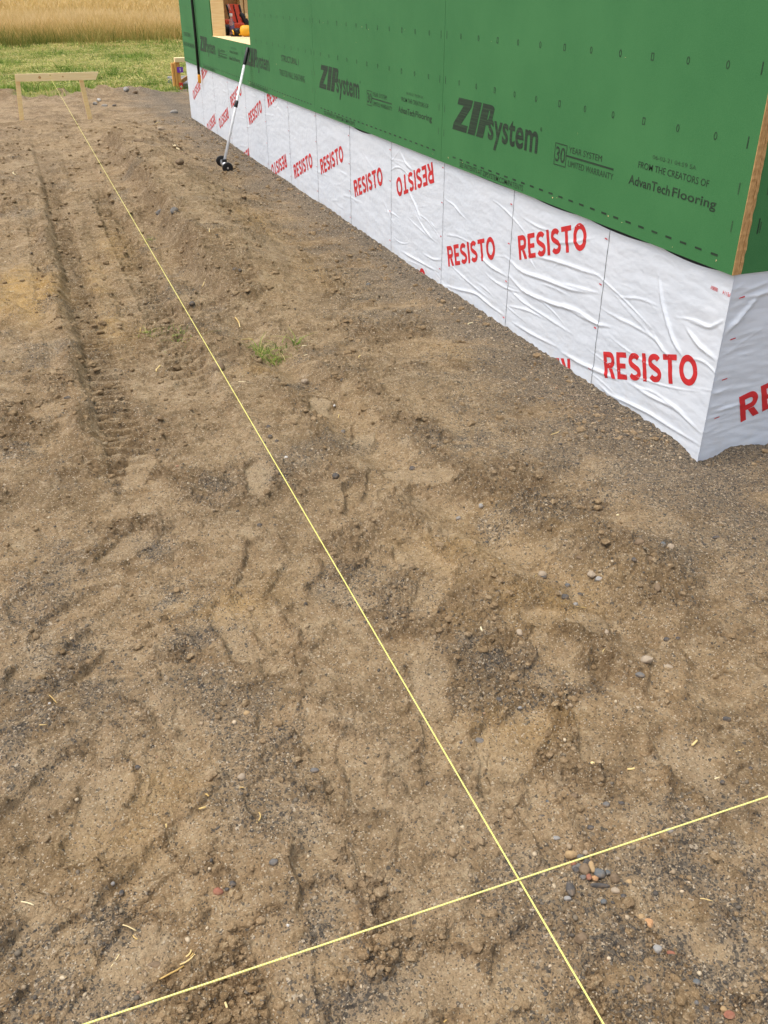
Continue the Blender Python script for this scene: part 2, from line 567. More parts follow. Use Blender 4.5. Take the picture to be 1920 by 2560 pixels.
def membrane_material():
    m, n, b = new_mat('white_membrane')
    co = objco(n)
    f1 = noise(n, co, 2.5, 4, .6)
    mp = n.nodes.new('ShaderNodeMapping')
    mp.inputs['Scale'].default_value = (1, 12, 160)
    n.links.new(co, mp.inputs['Vector'])
    weave = noise(n, mp.outputs[0], 3.0, 3, .6)
    c = mixc(n, mapr(n, f1, .35, .7), (.735, .785, .845), (.785, .825, .875))
    c = mixc(n, mapr(n, weave, .5, .72, 0, .16), c, (.62, .69, .78))
    # splashed dirt low on the sheet and a few rusty smears
    z = n.nodes.new('ShaderNodeSeparateXYZ')
    n.links.new(co, z.inputs[0])
    low = mapr(n, z.outputs[2], -.50, -.70, 0, 1)
    d = mth(n, 'MULTIPLY', low, mapr(n, noise(n, co, 14, 5, .7), .46, .70, 0, .30))
    c = mixc(n, d, c, (.62, .53, .40))
    c = mixc(n, mapr(n, noise(n, co, 5.3, 5, .75), .74, .84, 0, .22), c, (.74, .62, .46))
    n.links.new(c, b.inputs['Base Color'])
    b.inputs['Roughness'].default_value = .52
    b.inputs['Specular IOR Level'].default_value = .4
    bump(n, mth(n, 'ADD', weave, mth(n, 'MULTIPLY', noise(n, co, 60, 3, .6), .3)), .30, .002, b)
    return m


def wood_material(name, a, bcol, stretch, knots=True, osb=False):
    m, n, b = new_mat(name)
    co = objco(n)
    mp = n.nodes.new('ShaderNodeMapping')
    mp.inputs['Scale'].default_value = stretch
    n.links.new(co, mp.inputs['Vector'])
    f = noise(n, mp.outputs[0], 6, 5, .65)
    c = mixc(n, mapr(n, f, .35, .66), a, bcol)
    if osb:
        v = node(n, 'ShaderNodeTexVoronoi')
        v.inputs['Scale'].default_value = 28
        n.links.new(mp.outputs[0], v.inputs['Vector'])
        s = n.nodes.new('ShaderNodeSeparateColor')
        n.links.new(v.outputs['Color'], s.inputs[0])
        c = mixc(n, mapr(n, s.outputs[0], 0, 1, 0, .7), c, tuple(x * .45 for x in a))
    if knots:
        v = node(n, 'ShaderNodeTexVoronoi')
        v.inputs['Scale'].default_value = 3.2
        n.links.new(co, v.inputs['Vector'])
        c = mixc(n, mapr(n, v.outputs['Distance'], .10, .05, 0, .8), c, (.22, .11, .04))
    n.links.new(c, b.inputs['Base Color'])
    b.inputs['Roughness'].default_value = .7
    b.inputs['Specular IOR Level'].default_value = .25
    bump(n, f, .25, .003, b)
    return m


M_GREEN = green_material()
M_INK = ink_material()
M_FAINT = faint_ink_material()
M_MEMB = membrane_material()
M_RED_INK = simple('red_print', (.66, .030, .035), .5, .10, 30)
M_EDGE = simple('membrane_edge', (.03, .03, .03), .7, .3, 60)
M_GAPSHADE = simple('gap_shade', (.035, .035, .036), .6, .3, 30)  # near-black tone that paints the shade inside open gaps
M_CONC = simple('concrete', (.33, .32, .30), .85, .15, 12, bumps=.3)
M_PINE = wood_material('pine_board', (.93, .72, .38), (.85, .60, .28), (1, 1, 12))
M_PINEX = wood_material('pine_crossboard', (.95, .78, .46), (.88, .67, .35), (1.2, 14, 14))
M_PINEY = wood_material('pine_sill', (.86, .68, .40), (.76, .54, .28), (12, 1, 12))
M_ORANGEWOOD = wood_material('orange_lumber', (.80, .44, .13), (.68, .34, .09), (8, 8, 1), knots=False)
M_OSB = wood_material('osb_inner', (.66, .38, .17), (.48, .25, .10), (3, 3, 3), knots=False, osb=True)
M_OSBEDGE = wood_material('osb_edge', (.66, .40, .17), (.42, .23, .085), (40, 40, 6), knots=False, osb=False)
M_WHITEPOLE = simple('white_pole', (.80, .81, .82), .3, .04, 20)
M_BLACK = simple('black_plastic', (.012, .012, .013), .45, .3, 60)
M_BLACKSTRAP = simple('black_strap', (.010, .012, .010), .7, .3, 120)
M_STEEL = simple('bright_steel', (.62, .62, .63), .3, .08, 50, metal=.9)
M_YELLOW = simple('yellow_plastic', (.82, .42, .02), .45, .08, 20)
M_ORANGETIP = simple('orange_tip', (.85, .38, .03), .5, .1, 30)
M_REDPLASTIC = simple('red_plastic', (.88, .10, .035), .38, .12, 20)
M_WHITEPL = simple('white_plastic', (.82, .82, .80), .4, .04, 20)
M_PURPLE = simple('purple_tag', (.22, .05, .50), .5, .15, 40)
M_REDTAG = simple('red_tag', (.75, .05, .04), .5, .15, 40)
M_GREY = simple('grey_skid', (.20, .20, .21), .7, .15, 20)


def bottle_material():
    m, n, b = new_mat('bottle_plastic')
    f = noise(n, objco(n), 30, 2)
    n.links.new(mixc(n, f, (.80, .70, .72), (.88, .80, .80)), b.inputs['Base Color'])
    b.inputs['Roughness'].default_value = .12
    b.inputs['Transmission Weight'].default_value = .75
    b.inputs['IOR'].default_value = 1.33
    return m


M_BOTTLE = bottle_material()
M_LABEL = simple('bottle_label', (.16, .11, .20), .5, .2, 60)


def string_material():
    m, n, b = new_mat('yellow_string')
    co = objco(n)
    wv = node(n, 'ShaderNodeTexWave')
    wv.inputs['Scale'].default_value = 90
    wv.inputs['Distortion'].default_value = 2
    n.links.new(co, wv.inputs['Vector'])
    n.links.new(mixc(n, wv.outputs['Fac'], (.80, .73, .17), (.88, .83, .34)), b.inputs['Base Color'])
    b.inputs['Roughness'].default_value = .6
    return m


M_STRING = string_material()
M_STRAW = attr_ramp_mat('straw_stalk', [(0, (.66, .45, .16)), (.5, (.82, .63, .29)), (1, (.88, .78, .52))], .6, .1)


# ------------------------------------------------------------------ object helpers
def link(o, parent=None):
    COL.objects.link(o)
    if parent is not None:
        o.parent = parent
    return o


def tag(o, label=None, cat=None, group=None, kind=None):
    if label:
        o['label'] = label
    if cat:
        o['category'] = cat
    if group:
        o['group'] = group
    if kind:
        o['kind'] = kind
    return o


def empty(name, loc=(0, 0, 0), rz=0):
    o = bpy.data.objects.new(name, None)
    o.empty_display_size = .1
    o.location = loc
    o.rotation_euler = (0, 0, rz)
    return link(o)


def np_mesh(name, verts, faces, mats, mat_idx=None, smooth=False, parent=None, attr=None, attr_name='tint'):
    """faces: int array (n,3) or (n,4), or a list of such arrays"""
    me = bpy.data.meshes.new(name)
    verts = np.asarray(verts, np.float32)
    groups = faces if isinstance(faces, list) else [faces]
    groups = [np.asarray(g, np.int32) for g in groups if len(g)]
    nl = sum(g.size for g in groups)
    nf = sum(len(g) for g in groups)
    me.vertices.add(len(verts))
    me.vertices.foreach_set('co', verts.ravel())
    me.loops.add(nl)
    me.loops.foreach_set('vertex_index', np.concatenate([g.ravel() for g in groups]))
    me.polygons.add(nf)
    st, p = [], 0
    for g in groups:
        st.append(p + np.arange(len(g)) * g.shape[1])
        p += g.size
    me.polygons.foreach_set('loop_start', np.concatenate(st).astype(np.int32))
    for m in (mats if isinstance(mats, (list, tuple)) else [mats]):
        me.materials.append(m)
    if mat_idx is not None:
        me.polygons.foreach_set('material_index', np.asarray(mat_idx, np.int32))
    me.polygons.foreach_set('use_smooth', np.full(nf, bool(smooth)))
    if attr is not None:
        a = np.asarray(attr, np.float32)
        if a.ndim == 1:
            at = me.attributes.new(attr_name, 'FLOAT', 'POINT')
            at.data.foreach_set('value', a)
        else:
            at = me.attributes.new(attr_name, 'FLOAT_COLOR', 'POINT')
            at.data.foreach_set('color', a.ravel())
    me.update(calc_edges=True)
    o = bpy.data.objects.new(name, me)
    return link(o, parent)


class MB:
    """collects shapes into one bmesh"""
    def __init__(self):
        self.bm = bmesh.new()
        self.mats = []

    def _mi(self, m):
        if m not in self.mats:
            self.mats.append(m)
        return self.mats.index(m)

    def _set(self, faces, m, smooth=False):
        i = self._mi(m)
        for f in faces:
            f.material_index = i
            f.smooth = smooth

    def box(self, lo, hi, m, bev=0.0, rot=None, piv=None):
        r = bmesh.ops.create_cube(self.bm, size=1)
        vs = r['verts']
        c = [(a + b) / 2 for a, b in zip(lo, hi)]
        s = [abs(b - a) for a, b in zip(lo, hi)]
        for v in vs:
            v.co = Vector((v.co.x * s[0] + c[0], v.co.y * s[1] + c[1], v.co.z * s[2] + c[2]))
        fs = list({f for v in vs for f in v.link_faces})
        if bev:
            es = list({e for v in vs for e in v.link_edges})
            rb = bmesh.ops.bevel(self.bm, geom=es, offset=bev, segments=2, affect='EDGES', profile=.5)
            fs = list({f for v in rb['verts'] for f in v.link_faces} | {f for f in fs if f.is_valid})
            vs = list({v for f in fs for v in f.verts})
        if rot is not None:
            bmesh.ops.transform(self.bm, matrix=Matrix.Translation(piv) @ rot.to_4x4() @ Matrix.Translation(-Vector(piv)), verts=vs)
        self._set(fs, m)
        return vs

    def tube(self, pts, rad, m, seg=10, cap=True):
        pts = [Vector(p) for p in pts]
        rads = rad if isinstance(rad, (list, tuple)) else [rad] * len(pts)
        rings = []
        prev = None
        for i, p in enumerate(pts):
            t = (pts[min(i + 1, len(pts) - 1)] - pts[max(i - 1, 0)]).normalized()
            a = prev if prev is not None else (Vector((0, 0, 1)) if abs(t.z) < .9 else Vector((1, 0, 0)))
            u = (a - t * a.dot(t)).normalized()
            prev = u
            v = t.cross(u)
            rings.append([self.bm.verts.new(p + (u * math.cos(2 * math.pi * k / seg) + v * math.sin(2 * math.pi * k / seg)) * rads[i]) for k in range(seg)])
        fs = []
        for a, b in zip(rings, rings[1:]):
            for k in range(seg):
                fs.append(self.bm.faces.new((a[k], a[(k + 1) % seg], b[(k + 1) % seg], b[k])))
        self._set(fs, m, True)
        if cap:
            self._set([self.bm.faces.new(rings[0][::-1]), self.bm.faces.new(rings[-1])], m)

    def poly(self, pts, m):
        f = self.bm.faces.new([self.bm.verts.new(Vector(p)) for p in pts])
        self._set([f], m)
        return f

    def obj(self, name, parent=None, loc=None):
        bmesh.ops.recalc_face_normals(self.bm, faces=self.bm.faces)
        me = bpy.data.meshes.new(name)
        self.bm.to_mesh(me)
        self.bm.free()
        for m in self.mats:
            me.materials.append(m)
        o = bpy.data.objects.new(name, me)
        if loc:
            o.location = loc
        return link(o, parent)


_TXT = {}


def text_shape(s, bold=0.0, fine=0.0):
    """flat triangles of a line of type, scaled into the unit square; optionally cut into a fine grid"""
    k = (s, bold, fine)
    if k in _TXT:
        return _TXT[k]
    cu = bpy.data.curves.new('type', 'FONT')
    cu.body = s
    cu.size = 1
    cu.offset = bold
    cu.resolution_u = 5
    if bold > .015:
        cu.space_character = 1.0 + bold * 2.2
    o = bpy.data.objects.new('type', cu)
    COL.objects.link(o)
    dg = bpy.context.evaluated_depsgraph_get()
    dg.update()
    me = bpy.data.meshes.new_from_object(o.evaluated_get(dg))
    bm = bmesh.new()
    bm.from_mesh(me)
    bpy.data.objects.remove(o)
    bpy.data.curves.remove(cu)
    bpy.data.meshes.remove(me)
    bmesh.ops.remove_doubles(bm, verts=bm.verts, dist=1e-5)
    xs = [v.co.x for v in bm.verts]
    ys = [v.co.y for v in bm.verts]
    x0, x1, y0, y1 = min(xs), max(xs), min(ys), max(ys)
    for v in bm.verts:
        v.co = Vector(((v.co.x - x0) / (x1 - x0), (v.co.y - y0) / (y1 - y0), 0))
    if fine:
        nx, ny = fine
        for i in range(1, nx):
            bmesh.ops.bisect_plane(bm, geom=bm.verts[:] + bm.edges[:] + bm.faces[:], plane_co=(i / nx, 0, 0), plane_no=(1, 0, 0))
        for i in range(1, ny):
            bmesh.ops.bisect_plane(bm, geom=bm.verts[:] + bm.edges[:] + bm.faces[:], plane_co=(0, i / ny, 0), plane_no=(0, 1, 0))
    bmesh.ops.triangulate(bm, faces=bm.faces[:])
    bm.verts.index_update()
    V = np.array([v.co[:2] for v in bm.verts], np.float32)
    F = np.array([[v.index for v in f.verts] for f in bm.faces], np.int32)
    bm.free()
    _TXT[k] = (V, F)
    return _TXT[k]


class Soup:
    """numpy triangle / quad soup with material index"""
    def __init__(self):
        self.v, self.t, self.q, self.tm, self.qm, self.n = [], [], [], [], [], 0

    def add(self, V, F, mi):
        V = np.asarray(V, np.float32)
        F = np.asarray(F, np.int32)
        self.v.append(V)
        if F.shape[1] == 3:
            self.t.append(F + self.n)
            self.tm.append(np.full(len(F), mi))
        else:
            self.q.append(F + self.n)
            self.qm.append(np.full(len(F), mi))
        self.n += len(V)

    def obj(self, name, mats, parent=None, smooth=False):
        fs, mi = [], []
        if self.t:
            fs.append(np.concatenate(self.t))
            mi += self.tm
        if self.q:
            fs.append(np.concatenate(self.q))
            mi += self.qm
        mi = np.concatenate(mi)
        o = np_mesh(name, np.concatenate(self.v), fs, mats, mi, smooth, parent)
        return o


# ================================================================== ground (one sheet to the horizon)
def build_ground():
    hcam = CAM.z - ZG
    rows = [0.30]
    while rows[-1] < 5000:
        r = rows[-1]
        d = (r * r + hcam * hcam) / (hcam * 1130.0)
        if r > 6:
            d *= .8
        if r > 20:
            d *= 1.6
        rows.append(r + max(d, .0022))
    R = np.array(rows, np.float32)
    fwd = math.atan2(math.sin(0.35838), math.cos(0.35838))     # azimuth measured from +Y towards +X
    a, az = -math.pi, []
    while a < math.pi:
        az.append(a)
        b = abs(a)
        a += .00125 if b < math.radians(43) else (.004 if b < math.radians(75) else .03)
    az = np.array(az, np.float32)
    na, nr = len(az), len(R)
    A, RR = np.meshgrid(az + fwd, R, indexing='xy')
    X = CAM.x + RR * np.sin(A)
    Y = CAM.y + RR * np.cos(A)
    SP = np.maximum(np.gradient(R)[:, None] * .6 + 0 * A, .002)
    h, rough, g, o, gr = soil(X.ravel(), Y.ravel(), SP.ravel())
    V = np.stack([X.ravel(), Y.ravel(), ZG + h], 1)
    V = np.vstack([V, [[CAM.x, CAM.y, ZG]]])
    i = np.arange(nr - 1)[:, None] * na
    j = np.arange(na)[None, :]
    j2 = (j + 1) % na
    Q = np.stack([i + j, i + na + j, i + na + j2, i + j2], -1).reshape(-1, 4)
    c = nr * na
    T = np.stack([np.full(na, c), np.arange(na), (np.arange(na) + 1) % na], 1)
    att = np.stack([rough, g, o, gr], 1)
    att = np.vstack([att, [[0, 0, 0, 0]]])
    ob = np_mesh('ground', V, [T[:, ::-1], Q[:, ::-1]], M_SOIL, None, True, None, att, 'soil')
    tag(ob, kind='structure')
    return ob


ground = build_ground()


# ================================================================== house
house = empty('house', (0, 0, ZG))
tag(house, 'unfinished house wall in green sheathing above a white wrapped foundation', 'house')
HINV = Matrix.Translation((0, 0, -ZG))


def hpart(o):
    """keep world placement under the house empty"""
    o.parent = house
    o.matrix_parent_inverse = HINV
    return o


XO = -0.004                          # outer face of the left sheathing
XI = 0.007


def ring(cy, cz, ry, rz_, t, square=False, n=12):
    if square:
        o = [(-1, -1), (1, -1), (1, 1), (-1, 1)]
    else:
        o = [(math.cos(2 * math.pi * k / n), math.sin(2 * math.pi * k / n)) for k in range(n)]
    m = len(o)
    V = [(cy + a * ry, cz + b * rz_) for a, b in o] + [(cy + a * (ry - t), cz + b * (rz_ - t)) for a, b in o]
    F = [(k, (k + 1) % m, m + (k + 1) % m, m + k) for k in range(m)]
    return np.array(V), np.array(F)


ZIPG = {'Z': [[(0, .79), (0, 1), (.168, 1), (.168, .80), (.088, .22), (.168, .22), (.168, 0), (-.004, 0), (-.004, .21), (.076, .79)]],
        'I': [[(.184, 0), (.184, 1), (.268, 1), (.268, 0)]],
        'P': [[(.284, 0), (.284, 1), (.362, 1), (.362, 0)], [(.362, 1), (.385, .995), (.405, .96), (.415, .90), (.415, .52), (.405, .45), (.385, .41), (.362, .40), (.362, .56), (.374, .58), (.376, .66), (.376, .78), (.372, .82), (.362, .84)]]}


def panel_print(s, y0, to_world, kind, ink=1, faint=2, nails=True, win=None):
    """printed marks of one sheathing panel whose right end is at y0"""
    def rect(ya, yb, za, zb, mi=ink):
        s.add(to_world(np.array([(ya, za), (yb, za), (yb, zb), (ya, zb)])), [(0, 1, 2, 3)], mi)

    def txt(t, yl, yr, za, zb, bold=0.0, mi=ink):
        V, F = text_shape(t, bold)
        W = to_world(np.stack([y0 + yl + (yr - yl) * V[:, 0], za + (zb - za) * V[:, 1]], 1))
        if t == 'system':
            W = W + np.array([-.0003, -.0003, 0])
        s.add(W, F, mi)
    for polys in ZIPG.values():
        for p in polys:
            bm = bmesh.new()
            f = bm.faces.new([bm.verts.new((u, v, 0)) for u, v in p])
            r = bmesh.ops.triangulate(bm, faces=[f])
            bm.verts.index_update()
            V = np.array([v.co[:2] for v in bm.verts])
            F = np.array([[v.index for v in q.verts] for q in bm.faces])
            bm.free()
            s.add(to_world(np.stack([y0 + 2.273 - V[:, 0] * 1.0 - .064 * V[:, 1], .183 + .158 * V[:, 1]], 1)), F, ink)
    txt('system', 1.858, 1.362, .146, .298, .020)
    V, F = ring(y0 + 1.342, .292, .008, .008, .0022)
    s.add(to_world(V), F, ink)
    txt('R', 1.345, 1.339, .289, .295, .01)
    if kind == 'warranty':
        for (a, b, c, d) in [(1.212, 1.112, .168, .172), (1.212, 1.112, .253, .257), (1.212, 1.208, .172, .253), (1.116, 1.112, .172, .253)]:
            rect(y0 + a, y0 + b, c, d)
        txt('30', 1.202, 1.122, .183, .243, .012)
        txt('YEAR SYSTEM', 1.097, .845, .231, .255, 0)
        rect(y0 + 1.112, y0 + .757, .213, .220)
        txt('LIMITED WARRANTY', 1.094, .753, .177, .201, 0)
        txt('06-02-21 04:59 5A', .520, .270, .291, .305, 0, faint)
        txt('FROM THE CREATORS OF', .600, .192, .248, .271, .0015)
        txt('AdvanTech', .648, .392, .183, .217, .016)
        txt('Flooring', .378, .138, .176, .217, .016)
    else:
        txt('STRUCTURAL 1', .930, .400, .296, .343, .012)
        txt('TRUE FOR WALL SHEATHING', 1.02, .250, .184, .231, .004)
    txt('SEE PATENTS AT ZIPSYSTEM.COM/PATENTS', 2.17, 1.466, .010, .035, .004)
    for k in range(26):
        ya = y0 + .085 + k * .0855
        if ya + .045 < y0 + 2.40:
            rect(ya + .036, ya, .042, .0495)
    if nails:
        for k in range(1, 12):
            for zz in (.408, .618, .83, 1.04):
                yy = y0 + k * PAN / 12
                if win and win[0] - .05 < yy < win[1] + .05 and zz > win[2] - .02:
                    continue
                V, F = ring(yy, zz, .0085, .0125, .0032, square=(k % 3 == 0))
                s.add(to_world(V), F, ink)
        for zz in (.150, .270, .408, .618, .83):
            for ya in (.045, PAN - .03):
                rect(y0 + ya + .0025, y0 + ya - .0025, zz - .018, zz + .018, ink if zz > .3 else faint)


WIN = (6.885, 8.72, .364, 1.62)
wall_to = lambda P: np.stack([np.full(len(P), XO - .0008), P[:, 0], P[:, 1]], 1)
kinds = ['warranty', 'warranty', 'structural', 'warranty', 'structural']
for k in range(5):
    ya, yb = k * PAN + (.0015 if k else 0), min((k + 1) * PAN - .0015, YL)
    s = Soup()
    ycut = sorted({ya, yb, *[v for v in WIN[:2] if ya < v < yb]})
    zcut = [0, WIN[2], WIN[3], 2.44]

    def sbox(lo, hi, mi):
        x0, y0_, z0 = lo
        x1, y1, z1 = hi
        V = [(x0, y0_, z0), (x1, y0_, z0), (x1, y1, z0), (x0, y1, z0), (x0, y0_, z1), (x1, y0_, z1), (x1, y1, z1), (x0, y1, z1)]
        return V, [(0, 3, 2, 1), (4, 5, 6, 7), (0, 1, 5, 4), (1, 2, 6, 5), (2, 3, 7, 6), (3, 0, 4, 7)]
    for a, b in zip(ycut, ycut[1:]):
        for c, d in zip(zcut, zcut[1:]):
            mid = ((a + b) / 2, (c + d) / 2)
            if WIN[0] < mid[0] < WIN[1] and WIN[2] < mid[1] < WIN[3]:
                continue
            V, F = sbox((XO, a, c), (XI, b, d), 0)
            s.add(V, F, 0)
    panel_print(s, k * PAN, wall_to, kinds[k], win=WIN if k in (2, 3) else None)
    # small wood specks where fasteners broke the skin
    for q in range(14):
        yy, zz = ya + random.random() * (yb - ya), random.choice([.012, .02, .03, .3, .5, .6, .25]) + random.random() * .02
        if WIN[0] - .05 < yy < WIN[1] + .05 and zz > .3:
            continue
        V = wall_to(np.array([(yy + random.uniform(-.006, .006), zz + random.uniform(-.006, .006)) for _ in range(3)]))
        s.add(V, [(0, 1, 2)], 3)
    if k == 4:                       # the last sheet is cut short: drop print beyond the corner
        vs = np.concatenate(s.v)
        keep = lambda F: (vs[F][:, :, 1] <= YL + 1e-4).all(1)
        for lst, ml in ((s.t, s.tm), (s.q, s.qm)):
            for i in range(len(lst)):
                kk = keep(lst[i])
                lst[i], ml[i] = lst[i][kk], ml[i][kk]
    hpart(s.obj('sheathing_panel', [M_GREEN, M_INK, M_FAINT, M_PINE]))

# right face sheathing, starts behind the exposed panel edges
s = Soup()
V = [(.0335, .002, 0), (2.46, .002, 0), (2.46, .013, 0), (.0335, .013, 0), (.0335, .002, 2.44), (2.46, .002, 2.44), (2.46, .013, 2.44), (.0335, .013, 2.44)]
BOXF = [(0, 3, 2, 1), (4, 5, 6, 7), (0, 1, 5, 4), (1, 2, 6, 5), (2, 3, 7, 6), (3, 0, 4, 7)]
s.add(V, BOXF, 0)
right_to = lambda P: np.stack([2.46 - P[:, 0], np.full(len(P), .0012), P[:, 1]], 1)
panel_print(s, 0, right_to, 'structural')
s.add(right_to(np.array([(2.46 - .064, .13), (2.46 - .069, .13), (2.46 - .069, .18), (2.46 - .064, .18)])), [(0, 1, 2, 3)], 1)
hpart(s.obj('sheathing_panel', [M_GREEN, M_INK, M_FAINT]))
for (x0, x1, y0_, y1) in [(2.465, 7.0, .002, .013), (.007, 7.0, YL - .011, YL)]:
    b = MB()
    b.box((x0, y0_, 0), (x1, y1, 2.44), M_GREEN)
    hpart(b.obj('sheathing_panel'))
# raw panel edges at the corner: two rough strips with a dark gap
for (x0, x1, off) in [(XI + .0005, .0187, 0.0), (.0202, .0330, .0015)]:
    n_ = 240
    zz = np.linspace(0.001, 2.44, n_)
    j1 = .0022 * perlin(zz / .03, zz * 0 + x0 * 50, 5) + .0018 * perlin(zz / .01, zz * 0 + x0 * 50, 6)
    j2 = .0022 * perlin(zz / .03, zz * 0 + x1 * 50, 7)
    yo = -.0035 + off + .0018 * perlin(zz / .018, zz * 0 + x0 * 90, 8)
    if off == 0:
        x0a = XO + 0 * zz - .0005
    else:
        x0a = x0 + j1
    Vf = np.stack([x0a, yo, zz], 1)
    Vr = np.stack([x1 + j2, yo + .001, zz], 1)
    Vb1 = np.stack([x0a, 0 * zz - (.0003 if off == 0 else -.002), zz], 1)
    Vb2 = np.stack([x1 + j2, .0 * zz + .002, zz], 1)
    V = np.concatenate([Vb1, Vf, Vr, Vb2])
    F = []
    for c in range(3):
        for k in range(n_ - 1):
            F.append((c * n_ + k, (c + 1) * n_ + k, (c + 1) * n_ + k + 1, c * n_ + k + 1))
    hpart(np_mesh('panel_edge', V, np.array(F), M_OSBEDGE))
b = MB()
b.box((.0075, .003, .001), (.0333, .006, 2.439), M_GAPSHADE)  # dark strip put behind the gap as its painted shade
hpart(b.obj('corner_gap_shade'))

# framing seen through the opening
b = MB()
b.box((XI + .001, WIN[1] - .020, WIN[2]), (.147, WIN[1] + .02, WIN[3]), M_PINE, .002)
hpart(b.obj('jamb'))
b = MB()
b.box((XI + .001, WIN[0] - .02, WIN[2]), (.147, WIN[0] + .004, WIN[3]), M_PINE, .002)
hpart(b.obj('jamb'))
b = MB()
b.box((XO + .001, WIN[0] - .02, WIN[2] - .045), (.16, WIN[1] + .02, WIN[2] + .002), M_PINEY, .002)
hpart(b.obj('sill'))
b = MB()
b.box((XI + .001, WIN[0] - .02, WIN[3]), (.147, WIN[1] + .02, WIN[3] + .09), M_PINEY, .002)
hpart(b.obj('lintel'))
b = MB()
b.box((.02, YL - .024, .02), (6.9, YL - .0125, 2.43), M_OSB)
hpart(b.obj('inner_sheathing'))
for sx in (.30, .745, .80, 1.2, 1.6, 2.0, 2.4):
    b = MB()
    b.box((sx, YL - .165, .02), (sx + .042, YL - .025, 2.40), M_PINE, .002)
    hpart(b.obj('stud'))
for sy in [.2 + .406 * i for i in range(26)]:
    if WIN[0] - .1 < sy < WIN[1] + .1:
        continue
    b = MB()
    b.box((XI + .001, sy, .02), (.147, sy + .038, 2.40), M_PINE)
    hpart(b.obj('stud'))
b = MB()
b.box((.06, .03, -.03), (6.95, YL - .03, .018), M_OSB)
hpart(b.obj('subfloor'))
b = MB()
b.box((XI, .015, 2.405), (.147, YL - .03, 2.44), M_PINEY)
hpart(b.obj('top_plate'))
b = MB()
b.box((.03, .03, -1.1), (6.97, YL - .03, -.035), M_CONC)
hpart(b.obj('foundation'))
b = MB()
b.box((.016, .018, -.12), (.028, YL - .02, .03), M_GAPSHADE)  # dark sheet stands in for shade in the hollow below the sheathing
b.box((.028, .018, -.12), (6.9, .028, .03), M_GAPSHADE)
hpart(b.obj('gap_shade_backing'))

# ------------------------------------------------------------------ white membrane with folds
z6 = lambda x, y: on_wall(1400 + x / 3.1904, 600 + y / 3.1904)
z7 = lambda x, y: on_wall(1000 + x / 3.318, 400 + y / 3.318)
z4 = lambda x, y: on_wall(700 + x / 3.318, 60 + y / 3.318)
FOLDS = []                           # polyline in (y, z), width, height


def fold(pts, wd, ht):
    P = np.array(pts, float)
    # resample as a smooth curve
    t = np.linspace(0, len(P) - 1, 10 * (len(P) - 1) + 1)
    q = np.stack([np.interp(t, np.arange(len(P)), P[:, k]) for k in (0, 1)], 1)
    for _ in range(6):
        q[1:-1] = .25 * q[:-2] + .5 * q[1:-1] + .25 * q[2:]
    FOLDS.append((q, wd, ht))


for pts, wd, ht in [
        ([z6(770, 290), z6(800, 520), z6(880, 800), z6(960, 930)], .013, .012),
        ([z6(985, 700), z6(1090, 850), z6(1230, 960)], .012, .010),
        ([z6(300, 540), z6(430, 620), z6(560, 680), z6(720, 775), z6(810, 890)], .009, .006),
        ([z6(290, 1150), z6(380, 1240), z6(520, 1300), z6(700, 1390), z6(900, 1520), z6(1100, 1640)], .010, .009),
        ([z6(520, 1130), z6(700, 1250), z6(900, 1340), z6(1110, 1545)], .011, .009),
        ([z6(0, 900), z6(150, 990), z6(330, 1070), z6(450, 1120)], .012, .010),
        ([z6(0, 520), z6(150, 610), z6(290, 680), z6(400, 700)], .010, .008),
        ([z6(0, 350), z6(150, 390), z6(300, 430)], .008, .006),
        ([z6(1000, 640), z6(1180, 710), z6(1300, 640)], .009, .008),
        ([z6(430, 460), z6(620, 470), z6(770, 530)], .007, .005),
        ([z6(600, 1180), z6(720, 1210), z6(1000, 1400)], .007, .005),
        ([z6(720, 740), z6(800, 880), z6(890, 960)], .009, .007),
        ([z6(900, 620), z6(1050, 640), z6(1180, 700)], .006, .004),
        ([z7(900, 850), z7(1010, 940), z7(1200, 1000), z7(1400, 1080), z7(1600, 1110)], .012, .010),
        ([z7(890, 960), z7(1000, 1090), z7(1250, 1200), z7(1450, 1250), z7(1659, 1390)], .012, .011),
        ([z7(880, 1060), z7(1000, 1180), z7(1200, 1310), z7(1420, 1450)], .009, .007),
        ([z7(870, 1210), z7(1050, 1250), z7(1200, 1330)], .008, .006),
        ([z7(1100, 800), z7(1300, 850), z7(1500, 920), z7(1659, 970)], .010, .008),
        ([z7(1230, 690), z7(1400, 690), z7(1600, 650)], .010, .005),
        ([z7(340, 1040), z7(480, 1080), z7(620, 1110), z7(760, 1230), z7(850, 1290)], .010, .009),
        ([z7(390, 860), z7(560, 1020), z7(720, 1150)], .008, .006),
        ([z7(640, 790), z7(740, 890), z7(880, 970)], .011, .009),
        ([z7(360, 330), z7(430, 370), z7(490, 450), z7(540, 500)], .008, .006),
        ([z7(360, 620), z7(480, 640), z7(620, 720)], .007, .005),
        ([z7(180, 780), z7(270, 830), z7(340, 830)], .008, .006),
        ([z7(0, 760), z7(120, 830), z7(310, 930)], .010, .008),
        ([z7(130, 470), z7(190, 580), z7(260, 660)], .010, .008),
        ([z7(920, 1350), z7(1080, 1450), z7(1300, 1560)], .010, .008),
        ([z7(1000, 480), z7(1130, 560), z7(1250, 600)], .008, .006),
        ([z4(990, 1070), z4(1030, 1160), z4(1090, 1220)], .011, .009),
        ([z4(1060, 1400), z4(1110, 1500), z4(1160, 1640)], .012, .010)]:
    fold(pts, wd, ht)
fr = random.Random(5)
